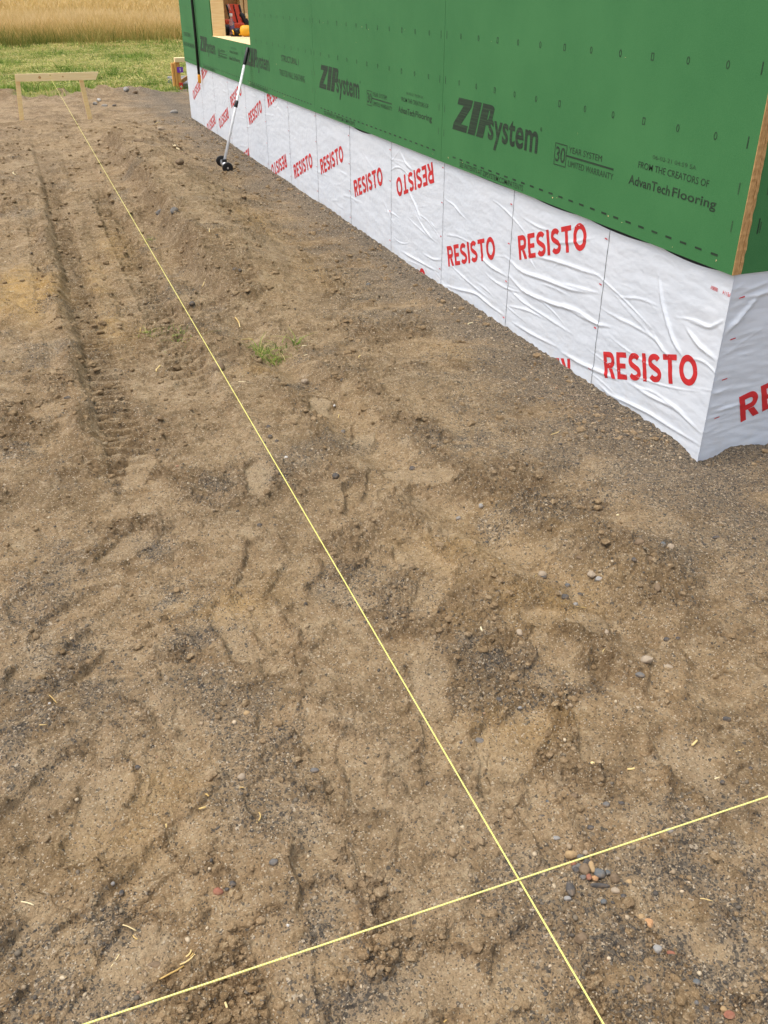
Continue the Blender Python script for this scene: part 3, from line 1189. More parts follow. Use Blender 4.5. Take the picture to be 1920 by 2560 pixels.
for k in range(14):
    lo = EDGES[k - 1] if k else 0.0
    for q in range(9 if k < 4 else 17):
        y0_ = lo + fr.random() * .82
        z0 = -.04 - fr.random() * .66
        L = fr.uniform(.10, .55)
        a = math.radians(fr.gauss(1 if k > 2 else -3, 9))
        if fr.random() < .14:
            a += math.radians(fr.choice([-50, -40, 35]))
            L *= .6
        c = fr.gauss(0, .25)
        pts = []
        for i in range(6):
            t = i / 5
            pts.append((y0_ - L * t * math.cos(a), z0 + L * t * math.sin(a) + c * L * t * (1 - t)))
        fold(pts, fr.uniform(.004, .009), fr.choice([.0015, .0025, .004, .006]))


def fold_field(y, z):
    """bulge of the sheet towards the viewer (metres)"""
    out = np.zeros(len(y))
    for q, wd, ht in FOLDS:
        m = (y > q[:, 0].min() - .05) & (y < q[:, 0].max() + .05) & (z > q[:, 1].min() - .05) & (z < q[:, 1].max() + .05)
        if not m.any():
            continue
        py, pz = y[m], z[m]
        best = np.full(len(py), 9.0)
        tt = np.zeros(len(py))
        sgn = np.zeros(len(py))
        N = len(q) - 1
        for i in range(N):
            a, b = q[i], q[i + 1]
            d = b - a
            t = np.clip(((py - a[0]) * d[0] + (pz - a[1]) * d[1]) / (d @ d + 1e-12), 0, 1)
            ex, ez = py - a[0] - t * d[0], pz - a[1] - t * d[1]
            dd = np.hypot(ex, ez)
            u = dd < best
            best = np.where(u, dd, best)
            tt = np.where(u, (i + t) / N, tt)
            sgn = np.where(u, np.sign(ez), sgn)
        taper = np.sin(np.pi * np.clip(tt, .02, .98)) ** .6
        w2 = wd * np.where(sgn > 0, .95, .50) * (.6 + .4 * taper)
        out[m] += ht * taper * np.exp(-(best / w2) ** 2) - .25 * ht * taper * np.exp(-(best / (w2 * 3)) ** 2)
    out += .0024 * perlin(y / .25, z / .09, 901) + .0018 * perlin(y / .10, z / .035, 902) + .0008 * perlin(y / .03, z / .014, 903)
    return np.clip(out * .58, -.005, .013)


BULGE = [(.06, .41, .013), (.45, .92, .013), (.97, 1.40, .010), (1.5, 2.1, .006), (3.56, 3.98, .014), (6.2, 6.6, .006)]


def top_line(y):
    t = np.full(len(y), .012)
    for a, b, d in BULGE:
        u = np.clip((y - a) / (b - a), 0, 1)
        t = np.where((y > a) & (y < b), -.001 - d * np.sin(np.pi * u) ** .7, t)
    return t


def sheet_x(y, z):
    f = fold_field(y, z) * sstep(.0, -.05, z)
    return .0082 - f


RES = [(.380, -.466, 0), (1.200, -.165, 0), (1.205, -.772, 1), (2.020, -.405, 0), (2.830, -.170, 1), (2.905, -.790, 0), (3.660, -.322, 0), (4.480, -.300, 0),
       (5.290, -.465, 0), (6.110, -.590, 1), (6.100, .02, 0), (6.930, -.225, 0), (7.770, -.150, 0), (8.520, -.450, 1), (9.330, -.600, 1), (10.130, -.295, 1), (9.350, .00, 0), (7.60, -.745, 1)]
ANG = math.radians(17.8)


def block_word():
    """RESISTO in heavy block letters, height 1, as a dense quad soup without overlaps"""
    T = .215
    V, F = [], []

    def grid(P):                     # P: array (n, m, 2)
        n_, m_ = P.shape[:2]
        o = sum(len(v) for v in V)
        V.append(P.reshape(-1, 2))
        for i in range(n_ - 1):
            for j in range(m_ - 1):
                a = o + i * m_ + j
                F.append((a, a + m_, a + m_ + 1, a + 1))

    def rect(x0, x1, y0, y1, sl=0.0):
        n_, m_ = max(2, int((x1 - x0 + abs(sl)) / .055) + 1), max(2, int((y1 - y0) / .055) + 1)
        xs, ys = np.meshgrid(np.linspace(x0, x1, n_), np.linspace(y0, y1, m_), indexing='ij')
        grid(np.stack([xs + sl * (y1 - ys) / (y1 - y0), ys], -1))

    def ribbon(pts, w):
        p = np.array(pts, float)
        d = np.gradient(p, axis=0)
        d /= np.linalg.norm(d, axis=1)[:, None]
        nrm = np.stack([-d[:, 1], d[:, 0]], 1)
        off = np.linspace(-w / 2, w / 2, 5)
        grid(p[:, None, :] + nrm[:, None, :] * off[None, :, None])

    def arc(cx, cy, rx, ry, a0, a1, n_):
        a = np.radians(np.linspace(a0, a1, n_))
        return [(cx + rx * math.cos(q), cy + ry * math.sin(q)) for q in a]
    x = 0.0
    for ch, wd in (('R', .74), ('E', .62), ('S', .74), ('I', T), ('S', .74), ('T', .74), ('O', .92)):
        if ch == 'R':
            rect(x, x + T, 0, 1)
            ribbon([(x + T, 1 - T / 2 + .005), (x + .33, 1 - T / 2 + .005)] + arc(x + .42, .69, .20, .205, 80, -80, 16) + [(x + .33, .485), (x + T, .485)], T * .94)
            rect(x + .33, x + .33 + T * 1.1, 0, .375, -.0)
            Q = V[-1]
            Q[:, 0] += .19 * (1 - Q[:, 1] / .375) - .03
        elif ch == 'E':
            rect(x, x + T, 0, 1)
            rect(x + T, x + wd, 1 - T * .9, 1)
            rect(x + T, x + wd - .06, .5 - T * .43, .5 + T * .43)
            rect(x + T, x + wd, 0, T * .9)
        elif ch == 'S':
            t2 = T * .95
            c1 = arc(x + .37, .715, .255, .175 + .005, 25, 235, 26)
            c2 = arc(x + .37, .285, .265, .175 + .005, 55, -155, 26)
            ribbon(c1 + [(x + .37, .50)] + c2, t2)
        elif ch == 'I':
            rect(x, x + T, 0, 1)
        elif ch == 'T':
            rect(x, x + wd, 1 - T * .9, 1)
            rect(x + wd / 2 - T / 2, x + wd / 2 + T / 2, 0, 1 - T * .9)
        else:
            ribbon(arc(x + wd / 2, .5, wd / 2 - T / 2, .51 - T / 2, 0, 360, 60), T)
        x += wd + .115
    VV = np.concatenate(V)
    VV[:, 0] /= (x - .115)
    return VV, np.array(F)


WORD = block_word()


def resisto(cy, cz, flip):
    V, F = WORD
    u = (V[:, 0] - .5) * .604
    v = (V[:, 1] - .5) * .112
    if flip:
        u, v = -u, -v
    c, s_ = math.cos(ANG), math.sin(ANG)
    return cy - (u * c - v * s_), cz + u * s_ + v * c, F


BREAKS = [0.0] + EDGES[:12] + [YL]
for k in range(len(BREAKS) - 1):
    a, b = BREAKS[k], BREAKS[k + 1]
    st = .004 if k < 4 else .0075
    ny = max(8, int((b - a) / st))
    nz = max(8, int(.78 / st))
    y = np.linspace(a, b, ny)
    zt = top_line(y)
    t = np.linspace(0, 1, nz)
    Y2 = np.repeat(y[:, None], nz, 1)
    Z2 = -.78 + (zt[:, None] + .78) * t[None, :]
    y_, z_ = Y2.ravel(), Z2.ravel()
    if k == 0:
        rnd = sstep(0.0, .02, y_)
    x_ = sheet_x(y_, z_)
    s = Soup()
    i = (np.arange(ny - 1)[:, None] * nz)
    j = np.arange(nz - 1)[None, :]
    Q = np.stack([i + j, i + j + 1, i + nz + j + 1, i + nz + j], -1).reshape(-1, 4)
    s.add(np.stack([x_, y_, z_], 1), Q, 0)
    # printed words
    off = .0009 if k < 4 else .0016
    for (cy, cz, fl) in RES:
        if a - .02 < cy < b + .02:
            ty, tz, F = resisto(cy, cz, fl)
            ok = (tz[F].max(1) < .010) & (tz[F].min(1) > -.775) & (ty[F].max(1) < b) & (ty[F].min(1) > a)
            F = F[ok]
            if len(F):
                use = np.unique(F)
                mp = np.full(len(ty), -1)
                mp[use] = np.arange(len(use))
                s.add(np.stack([sheet_x(ty[use], tz[use]) - off, ty[use], tz[use]], 1), mp[F], 1)
    # short red guide dashes beside the seam
    if k:
        for q in range(4):
            zc = -.035 - .187 * q - .02 * ((k * 7) % 3)
            P = np.array([(a + .012, zc), (a + .030, zc + .001), (a + .030, zc + .006), (a + .012, zc + .005)])
            s.add(np.stack([sheet_x(P[:, 0], P[:, 1]) - .002, P[:, 0], P[:, 1]], 1), [(0, 1, 2, 3)], 1)
    if k == 0:
        for tx, ya, yb, zc in (('08080V', .105, .066, -.075), ('PE114', .040, .003, -.075)):
            V, F = text_shape(tx, 0)
            ty, tz = yb + (ya - yb) * V[:, 0], zc + .013 * (1 - V[:, 1])
            s.add(np.stack([sheet_x(ty, tz) - .0012, ty, tz], 1), F, 1)
    # dark cut edge of the sheet
    if k < len(BREAKS) - 2:
        zz = np.linspace(-.775, min(.012, float(zt[-1])) - .001, 170)
        wob = .0012 * perlin(zz / .06, zz * 0 + k, 950)
        wd = (.0026 if k < 4 else .0038) * (1 + .5 * perlin(zz / .03, zz * 0 + k, 951))
        ya, yb = b + wob - wd / 2, b + wob + wd / 2
        V = np.concatenate([np.stack([sheet_x(np.full(len(zz), b), zz) - .0012, q, zz], 1) for q in (ya, yb)])
        n_ = len(zz)
        s.add(V, [(i, i + 1, n_ + i + 1, n_ + i) for i in range(n_ - 1)], 2)
    hpart(s.obj('membrane_strip', [M_MEMB, M_RED_INK, M_EDGE], None, True))

# right face of the foundation: the first strip wraps the corner, then the next one begins
fr2 = random.Random(9)
RF = []
for q in range(46):
    x0 = fr2.choice([.01, .03, .05]) if q < 26 else fr2.random() * 1.4
    RF.append((x0, -.05 - fr2.random() * .62, fr2.uniform(.05, .22), math.radians(fr2.gauss(5, 9)), fr2.uniform(.003, .007), fr2.choice([.0012, .002, .003])))
RF.append((.02, -.21, .17, math.radians(47), .010, .010))
RF.append((.12, -.085, .2, math.radians(8), .007, .006))


def right_y(x, z):
    out = .002 * perlin(x / .25 + 40, z / .09, 911) + .0012 * perlin(x / .08 + 40, z / .02, 912)
    for (x0, z0, L, a, wd, ht) in RF:
        u = (x - x0) * math.cos(a) + (z - z0) * math.sin(a)
        v = -(x - x0) * math.sin(a) + (z - z0) * math.cos(a)
        t = np.clip(u / L, 0, 1)
        out = out + ht * np.sin(np.pi * np.clip(t, .02, .98)) ** .6 * np.exp(-(v / wd) ** 2) * ((u > 0) & (u < L))
    return .0082 - out * sstep(0, -.05, z) * sstep(0, .02, x - .006)


for (x0, x1, nx) in [(.0082, .088, 30), (.0865, .92, 190), (.9185, 1.75, 60), (1.7485, 2.6, 40), (2.5985, 6.98, 40)]:
    x = np.linspace(x0, x1, nx)
    z = np.linspace(-.78, .010, 150)
    X2, Z2 = np.meshgrid(x, z, indexing='ij')
    x_, z_ = X2.ravel(), Z2.ravel()
    lift = -.0013 if x0 < .05 else 0
    y_ = right_y(x_, z_) + lift
    if x0 < .05:
        edge = np.abs(x_ - x0) < 1e-5
        y_[edge] = .0
        x_ = np.where(edge, .0082 - .0006, x_)
    s = Soup()
    nz = len(z)
    i = (np.arange(nx - 1)[:, None] * nz)
    j = np.arange(nz - 1)[None, :]
    s.add(np.stack([x_, y_, z_], 1), np.stack([i + j, i + nz + j, i + nz + j + 1, i + j + 1], -1).reshape(-1, 4), 0)
    if .05 < x0 < 1:
        cx = .451 if x0 < .5 else 1.27
        ty, tz, F = resisto(0, -.425 if x0 < .5 else -.2, 0)
        tx = cx - ty
        s.add(np.stack([tx, right_y(tx, tz) - .0012, tz], 1), F, 1)
    if x0 < .05:
        for zc in (-.083, -.231, -.382, -.532):
            P = np.array([(.050, zc - .003), (.072, zc + .001), (.072, zc + .005), (.050, zc + .001)])
            s.add(np.stack([P[:, 0], right_y(P[:, 0], P[:, 1]) - .0032, P[:, 1]], 1), [(0, 1, 2, 3)], 1)
    hpart(s.obj('membrane_strip', [M_MEMB, M_RED_INK, M_EDGE], None, True))
b = MB()
b.box((.03, YL - .018, -.78), (6.9, YL - .006, -.001), M_MEMB)
b.box((.0085, YL - .018, -.78), (.03, YL - .0025, -.001), M_MEMB)
hpart(b.obj('membrane_strip'))


# ================================================================== batter board and strings
bb = empty('batter_board', (-1.62, 10.86, ZG))
tag(bb, 'pale pine batter board on two thin stakes at the far end of the string', 'batter board')


def child(o, par):
    o.parent = par
    o.matrix_parent_inverse = par.matrix_basis.inverted()
    return o


for (bx, tx) in ((-2.140, -2.092), (-1.292, -1.338)):
    m = MB()
    sk = (tx - bx) / .56
    V = []
    hw = .028
    zb, zt2 = ZG - .25, -.125
    xb, xt = bx - sk * .25, bx + sk * (zt2 - ZG)
    pts = []
    for z_, xc in ((zb, xb), (zt2, xt)):
        pts.append([(xc - hw, 10.856, z_), (xc + hw, 10.856, z_), (xc + hw, 10.89, z_), (xc - hw, 10.89, z_)])
    A = [m.bm.verts.new(p) for p in pts[0]]
    B = [m.bm.verts.new(p) for p in pts[1]]
    fs = [m.bm.faces.new(A[::-1]), m.bm.faces.new(B)] + [m.bm.faces.new((A[i], A[(i + 1) % 4], B[(i + 1) % 4], B[i])) for i in range(4)]
    m._set(fs, M_PINE)
    child(m.obj('stake'), bb)
m = MB()
P = [(-2.118, -.1060), (-1.104, -.1055), (-1.152, -.197), (-2.118, -.1905)]
A = [m.bm.verts.new((x, 10.828, z)) for x, z in P]
B = [m.bm.verts.new((x, 10.8555, z)) for x, z in P]
fs = [m.bm.faces.new(A), m.bm.faces.new(B[::-1])] + [m.bm.faces.new((A[i], B[i], B[(i + 1) % 4], A[(i + 1) % 4])) for i in range(4)]
m._set(fs, M_PINEX)
for (kx, kz, kr) in ((-1.83, -.150, .017), (-1.55, -.148, .010), (-1.70, -.128, .008)):
    m.tube([(kx, 10.8278, kz), (kx, 10.8272, kz)], kr, M_OSBEDGE, 12)
child(m.obj('crossboard'), bb)

XP = Vector((-1.69986, -1.71608, -.17))
FAR = Vector((-1.69931, 10.826, -.1693))
dirn = (XP - FAR).normalized()
st = empty('mason_string', (XP.x, XP.y, XP.z))
m = MB()
nseg = 60
pts = []
A0, B0 = FAR, XP + dirn * 2.6
for i in range(nseg + 1):
    t = i / nseg
    p = A0.lerp(B0, t)
    p.z -= .004 * math.sin(math.pi * t)
    pts.append(p)
pts = [Vector((-1.700, 10.86, -.1035)), Vector((-1.700, 10.8265, -.1040))] + pts
m.tube(pts, .0012, M_STRING, 6)
o = m.obj('strand')
bpy.data.objects.remove(st)
o.name = 'mason_string'
tag(o, 'long yellow string stretched away from the crossing to the batter board', 'string', 'yellow layout strings')
LFT = Vector((-2.24140, -1.71679, -.1685))
RGT = Vector((-1.30265, -1.72295, -.1685))
d2 = (RGT - LFT).normalized()
m = MB()
a0, b0 = LFT - d2 * 3.4, RGT + d2 * 3.6
m.tube([a0.lerp(b0, i / 40) for i in range(41)], .0012, M_STRING, 6)
o = m.obj('mason_string')
tag(o, 'yellow string slanting across the foreground over the pebble heap', 'string', 'yellow layout strings')

# ================================================================== magnetic sweeper leaning on the wall
sw = empty('sweeper', (-.40, 6.57, ZG))
tag(sw, 'white handled two wheeled sweeper leaning against the wall', 'sweeper')
gA, gB = Vector((-.416, 6.37, soil_z(-.416, 6.37) + .050)), Vector((-.393, 6.775, soil_z(-.393, 6.775) + .050))
ax = (gB - gA).normalized()
mid = (gA + gB) / 2
top = Vector((-.012, 6.955, .338))
low = mid + Vector((0, -.01, .028))
pd = (top - low).normalized()
LN = (top - low).length
m = MB()
m.tube([low, low + pd * (LN - .16)], .0125, M_WHITEPOLE, 14)
child(m.obj('pole'), sw)
m = MB()
m.tube([low + pd * (LN - .165), low + pd * (LN - .16), low + pd * (LN - .01), top], [.0145, .0165, .0165, .011], M_BLACK, 14)
child(m.obj('grip'), sw)
m = MB()
cA = low + pd * (LN * .475)
m.tube([cA, cA + pd * .005, cA + pd * .058, cA + pd * .063], [.014, .0175, .0175, .014], M_BLACK, 14)
child(m.obj('collar'), sw)
m = MB()
m.tube([gA + ax * .02, gB - ax * .02], .017, M_STEEL, 12)
m.tube([mid - ax * .10, mid + ax * .10], .026, M_STEEL, 12)
child(m.obj('axle'), sw)
m = MB()
m.box(tuple(low - Vector((.02, .022, .035))), tuple(low + Vector((.02, .022, .02))), M_BLACK, .006)
child(m.obj('bracket'), sw)
for g_, sg in ((gA, -1), (gB, 1)):
    m = MB()
    m.tube([g_ - ax * .013, g_ - ax * .011, g_ - ax * .004, g_ + ax * .004, g_ + ax * .011, g_ + ax * .013], [.040, .048, .050, .050, .048, .040], M_BLACK, 28)
    wh = child(m.obj('wheel'), sw)
    m = MB()
    m.tube([g_ + ax * sg * .0125, g_ + ax * sg * .018], .0085, M_STEEL, 12)
    hb = m.obj('hub')
    hb.parent = wh
    hb.matrix_parent_inverse = (sw.matrix_basis @ sw.matrix_basis.inverted()).inverted()

# ================================================================== black strap with yellow end on the wall
bs = empty('hanging_strap', (-.03, 9.64, 2.44))
tag(bs, 'black strap hanging down the green wall with a yellow end', 'strap')
m = MB()
pts = [(.03, 9.64, 2.447), (-.008, 9.642, 2.452), (-.026, 9.64, 2.42), (-.028, 9.635, 1.5), (-.030, 9.625, .70), (-.028, 9.625, .35), (-.027, 9.642, -.088)]
for a, b_ in zip(pts, pts[1:]):
    pass
m.tube(pts, .0165, M_BLACKSTRAP, 10)
child(m.obj('webbing'), bs)
m = MB()
m.tube([(-.027, 9.642, -.080), (-.027, 9.643, -.092), (-.027, 9.645, -.160), (-.026, 9.646, -.178)], [.017, .020, .020, .013], M_ORANGETIP, 12)
child(m.obj('end_fitting'), bs)

# ================================================================== bench and tools inside the opening
bench = empty('workbench', (.5, 8.6, .018))
tag(bench, 'pale plywood bench top just inside the wall opening', 'bench')
m = MB()
m.box((.172, 7.3, .332), (.82, 9.85, .362), M_PINEY, .002)
child(m.obj('top'), bench)
for lx in (.20, .76):
    for ly in (7.36, 9.78):
        m = MB()
        m.box((lx - .02, ly - .02, .0185), (lx + .02, ly + .02, .3315), M_PINE, .002)
        child(m.obj('leg'), bench)

BZ = .3625
case = empty('tool_case', (.31, 9.0, BZ))
tag(case, 'open red tool case with black trim behind the bottle', 'tool case')
m = MB()
m.box((.205, 8.92, BZ + .012), (.45, 9.10, BZ + .120), M_REDPLASTIC, .018)
m.box((.19, 8.925, BZ + .085), (.30, 9.09, BZ + .156), M_REDPLASTIC, .02)
child(m.obj('body'), case)
m = MB()
m.tube([(.175, 8.93, BZ + .055), (.18, 8.915, BZ + .055), (.235, 8.915, BZ + .055), (.24, 8.93, BZ + .055)], [.045, .055, .055, .045], M_BLACK, 18)
child(m.obj('bumper'), case)
Pl = [(.300, BZ + .075), (.435, BZ + .055), (.402, BZ + .300), (.262, BZ + .306)]
m = MB()
A = [m.bm.verts.new((x, 9.02 + (z - BZ) * .22, z)) for x, z in Pl]
B = [m.bm.verts.new((x, 9.05 + (z - BZ) * .22, z)) for x, z in Pl]
m._set([m.bm.faces.new(A), m.bm.faces.new(B[::-1])] + [m.bm.faces.new((A[i], B[i], B[(i + 1) % 4], A[(i + 1) % 4])) for i in range(4)], M_REDPLASTIC)
lid = child(m.obj('lid'), case)
m = MB()
for (x0, x1, r) in ((.296, .258, .010), (.372, .338, .006), (.438, .404, .011)):
    m.tube([(x0, 9.015 + .06 * .22, BZ + .07), (x1, 9.012 + .29 * .22, BZ + .295)], r, M_BLACK, 8)
m.tube([(.30, 8.99, BZ + .125), (.33, 8.985, BZ + .105), (.40, 8.985, BZ + .098)], .012, M_BLACK, 8)
child(m.obj('trim'), case)
m = MB()
m.tube([(.262, 9.06, BZ + .300), (.285, 9.05, BZ + .235), (.297, 9.05, BZ + .240), (.276, 9.06, BZ + .305)], .003, M_WHITEPL, 6)
child(m.obj('clip'), case)

bt = empty('drink_bottle', (.2405, 8.80, BZ))
tag(bt, 'clear plastic drink bottle with a white cap before the red case', 'bottle')
bx, by = .2405, 8.80
m = MB()
m.tube([(bx, by, BZ + .001), (bx, by, BZ + .006), (bx, by, BZ + .05), (bx, by, BZ + .10), (bx, by, BZ + .125), (bx, by, BZ + .150), (bx, by, BZ + .170), (bx, by, BZ + .190)],
       [.028, .031, .031, .031, .029, .022, .015, .013], M_BOTTLE, 20)
child(m.obj('bottle_body'), bt)
m = MB()
m.tube([(bx, by, BZ + .035), (bx, by, BZ + .098)], .0318, M_LABEL, 20)
child(m.obj('wrapper'), bt)
m = MB()
m.tube([(bx, by, BZ + .188), (bx, by, BZ + .190), (bx, by, BZ + .214), (bx, by, BZ + .217)], [.016, .018, .018, .015], M_WHITEPL, 16)
child(m.obj('cap'), bt)

dr = empty('power_drill', (.27, 8.60, BZ))
tag(dr, 'yellow and black power tool lying in front of the bottle', 'power tool')
m = MB()
m.tube([(.292, 8.56, BZ + .056), (.298, 8.555, BZ + .056), (.32, 8.54, BZ + .056), (.36, 8.52, BZ + .056), (.40, 8.50, BZ + .056)], [.036, .050, .056, .055, .048], M_YELLOW, 20)
child(m.obj('motor_housing'), dr)
m = MB()
m.tube([(.215, 8.60, BZ + .045), (.22, 8.60, BZ + .045), (.255, 8.58, BZ + .050), (.293, 8.56, BZ + .055)], [.03, .036, .034, .024], M_BLACK, 16)
m.box((.185, 8.58, BZ + .001), (.30, 8.64, BZ + .024), M_BLACK, .006)
child(m.obj('grip'), dr)
m = MB()
m.tube([(.198, 8.575, BZ + .062), (.203, 8.56, BZ + .045), (.205, 8.565, BZ + .02)], .008, M_YELLOW, 8)
child(m.obj('trigger_guard'), dr)
m = MB()
m.box((.262, 8.545, BZ + .012), (.292, 8.565, BZ + .03), M_YELLOW, .004)
child(m.obj('battery_catch'), dr)
ng = empty('nail_gun', (.40, 8.66, BZ))
tag(ng, 'black tool with a tan tip partly hidden by the green wall edge', 'power tool')
m = MB()
m.tube([(.345, 8.80, BZ + .215), (.375, 8.79, BZ + .19), (.42, 8.78, BZ + .10), (.43, 8.78, BZ + .02), (.43, 8.78, BZ + .001)], [.02, .03, .03, .034, .038], M_BLACK, 12)
child(m.obj('tool_body'), ng)
m = MB()
m.tube([(.405, 8.765, BZ + .215), (.41, 8.765, BZ + .17)], .014, M_PINE, 10)
child(m.obj('tip'), ng)

# ================================================================== lumber rack behind the far corner
lr = empty('lumber_stand', (.5, 14.5, ZG))
tag(lr, 'stand of orange boards with purple and red tags past the far corner', 'lumber stand')
m = MB()
m.box((.425, 14.38, -.250), (.78, 14.50, -.182), M_PINEX, .006)
child(m.obj('top_board'), lr)
for (x0, x1, z0, z1, y0_) in ((.365, .398, -.615, -.262, 14.42), (.408, .445, -.668, -.252, 14.40), (.449, .50, -.670, -.252, 14.41)):
    m = MB()
    m.box((x0, y0_, z0), (x1, y0_ + .09, z1), M_ORANGEWOOD, .004)
    child(m.obj('upright'), lr)
m = MB()
m.box((.448, 14.395, -.405), (.548, 14.408, -.322), M_PURPLE, .003)
m.box((.492, 14.392, -.385), (.505, 14.394, -.340), M_WHITEPL)
m.box((.484, 14.392, -.352), (.513, 14.394, -.344), M_WHITEPL)
child(m.obj('purple_tag'), lr)
m = MB()
m.box((.455, 14.395, -.665), (.520, 14.408, -.560), M_REDTAG, .003)
m.box((.470, 14.392, -.625), (.505, 14.394, -.612), M_WHITEPL)
m.box((.482, 14.392, -.640), (.492, 14.394, -.596), M_WHITEPL)
child(m.obj('red_tag'), lr)
m = MB()
m.box((.50, 14.55, -.60), (.95, 14.60, -.54), M_OSB, .003, Matrix.Rotation(math.radians(-28), 3, 'Y'), Vector((.5, 14.55, -.57)))
child(m.obj('brace'), lr)
m = MB()
m.box((.50, 14.5, -.69), (1.4, 16.0, -.575), M_GREY, .01)
child(m.obj('skid'), lr)


# ================================================================== stones, straw, tufts
def stone_mesh(name, sx, sy, sz, seed, angular, mat):
    bm = bmesh.new()
    bmesh.ops.create_icosphere(bm, subdivisions=3 if not angular else 2, radius=1)
    rs = random.Random(seed)
    pl_ = []
    for _ in range(9 if angular else 5):
        nrm = Vector((rs.gauss(0, 1), rs.gauss(0, 1), rs.gauss(0, 1))).normalized()
        pl_.append((nrm, rs.uniform(.62, .85) if angular else rs.uniform(.80, .97)))
    P = np.array([v.co[:] for v in bm.verts])
    nn = perlin(P[:, 0] * 1.1 + seed, P[:, 1] * 1.1 + P[:, 2] * .9, seed % 97) * .16
    for v, a in zip(bm.verts, nn):
        c = v.co * (1 + float(a))
        for nrm, d in pl_:
            e = c.dot(nrm) - d
            if e > 0:
                c = c - nrm * e * .92
        v.co = Vector((c.x * sx, c.y * sy, c.z * sz))
    for f in bm.faces:
        f.smooth = not angular
    me = bpy.data.meshes.new(name)
    bm.to_mesh(me)
    bm.free()
    me.materials.append(mat)
    return me


STONE_M = {}


def dusty(name, c):
    m, n, b = new_mat(name)
    co = objco(n)
    f = noise(n, co, 60, 4, .7)
    k = mixc(n, mapr(n, f, .3, .7), tuple(q * .75 for q in c), tuple(q * 1.2 for q in c))
    k = mixc(n, mapr(n, noise(n, co, 35, 5, .75), .46, .66, 0, .6), k, (.27, .185, .105))
    n.links.new(k, b.inputs['Base Color'])
    b.inputs['Roughness'].default_value = .85
    b.inputs['Specular IOR Level'].default_value = .25
    bump(n, f, .4, .004, b)
    return m




def stone_mat(key):
    if key not in STONE_M:
        c = {'dark': (.085, .080, .076), 'grey': (.155, .148, .138), 'blue': (.125, .135, .138), 'light': (.30, .29, .27), 'white': (.62, .60, .56), 'tan': (.42, .29, .15),
             'orange': (.52, .29, .14), 'beige': (.36, .29, .21), 'red': (.30, .125, .08), 'brown': (.19, .135, .085), 'olive': (.30, .26, .13)}[key]
        STONE_M[key] = dusty(key + '_stone', c)
    return STONE_M[key]


def zr(ox, oy, sc):
    return lambda x, y: (ox + x / sc, oy + y / sc)


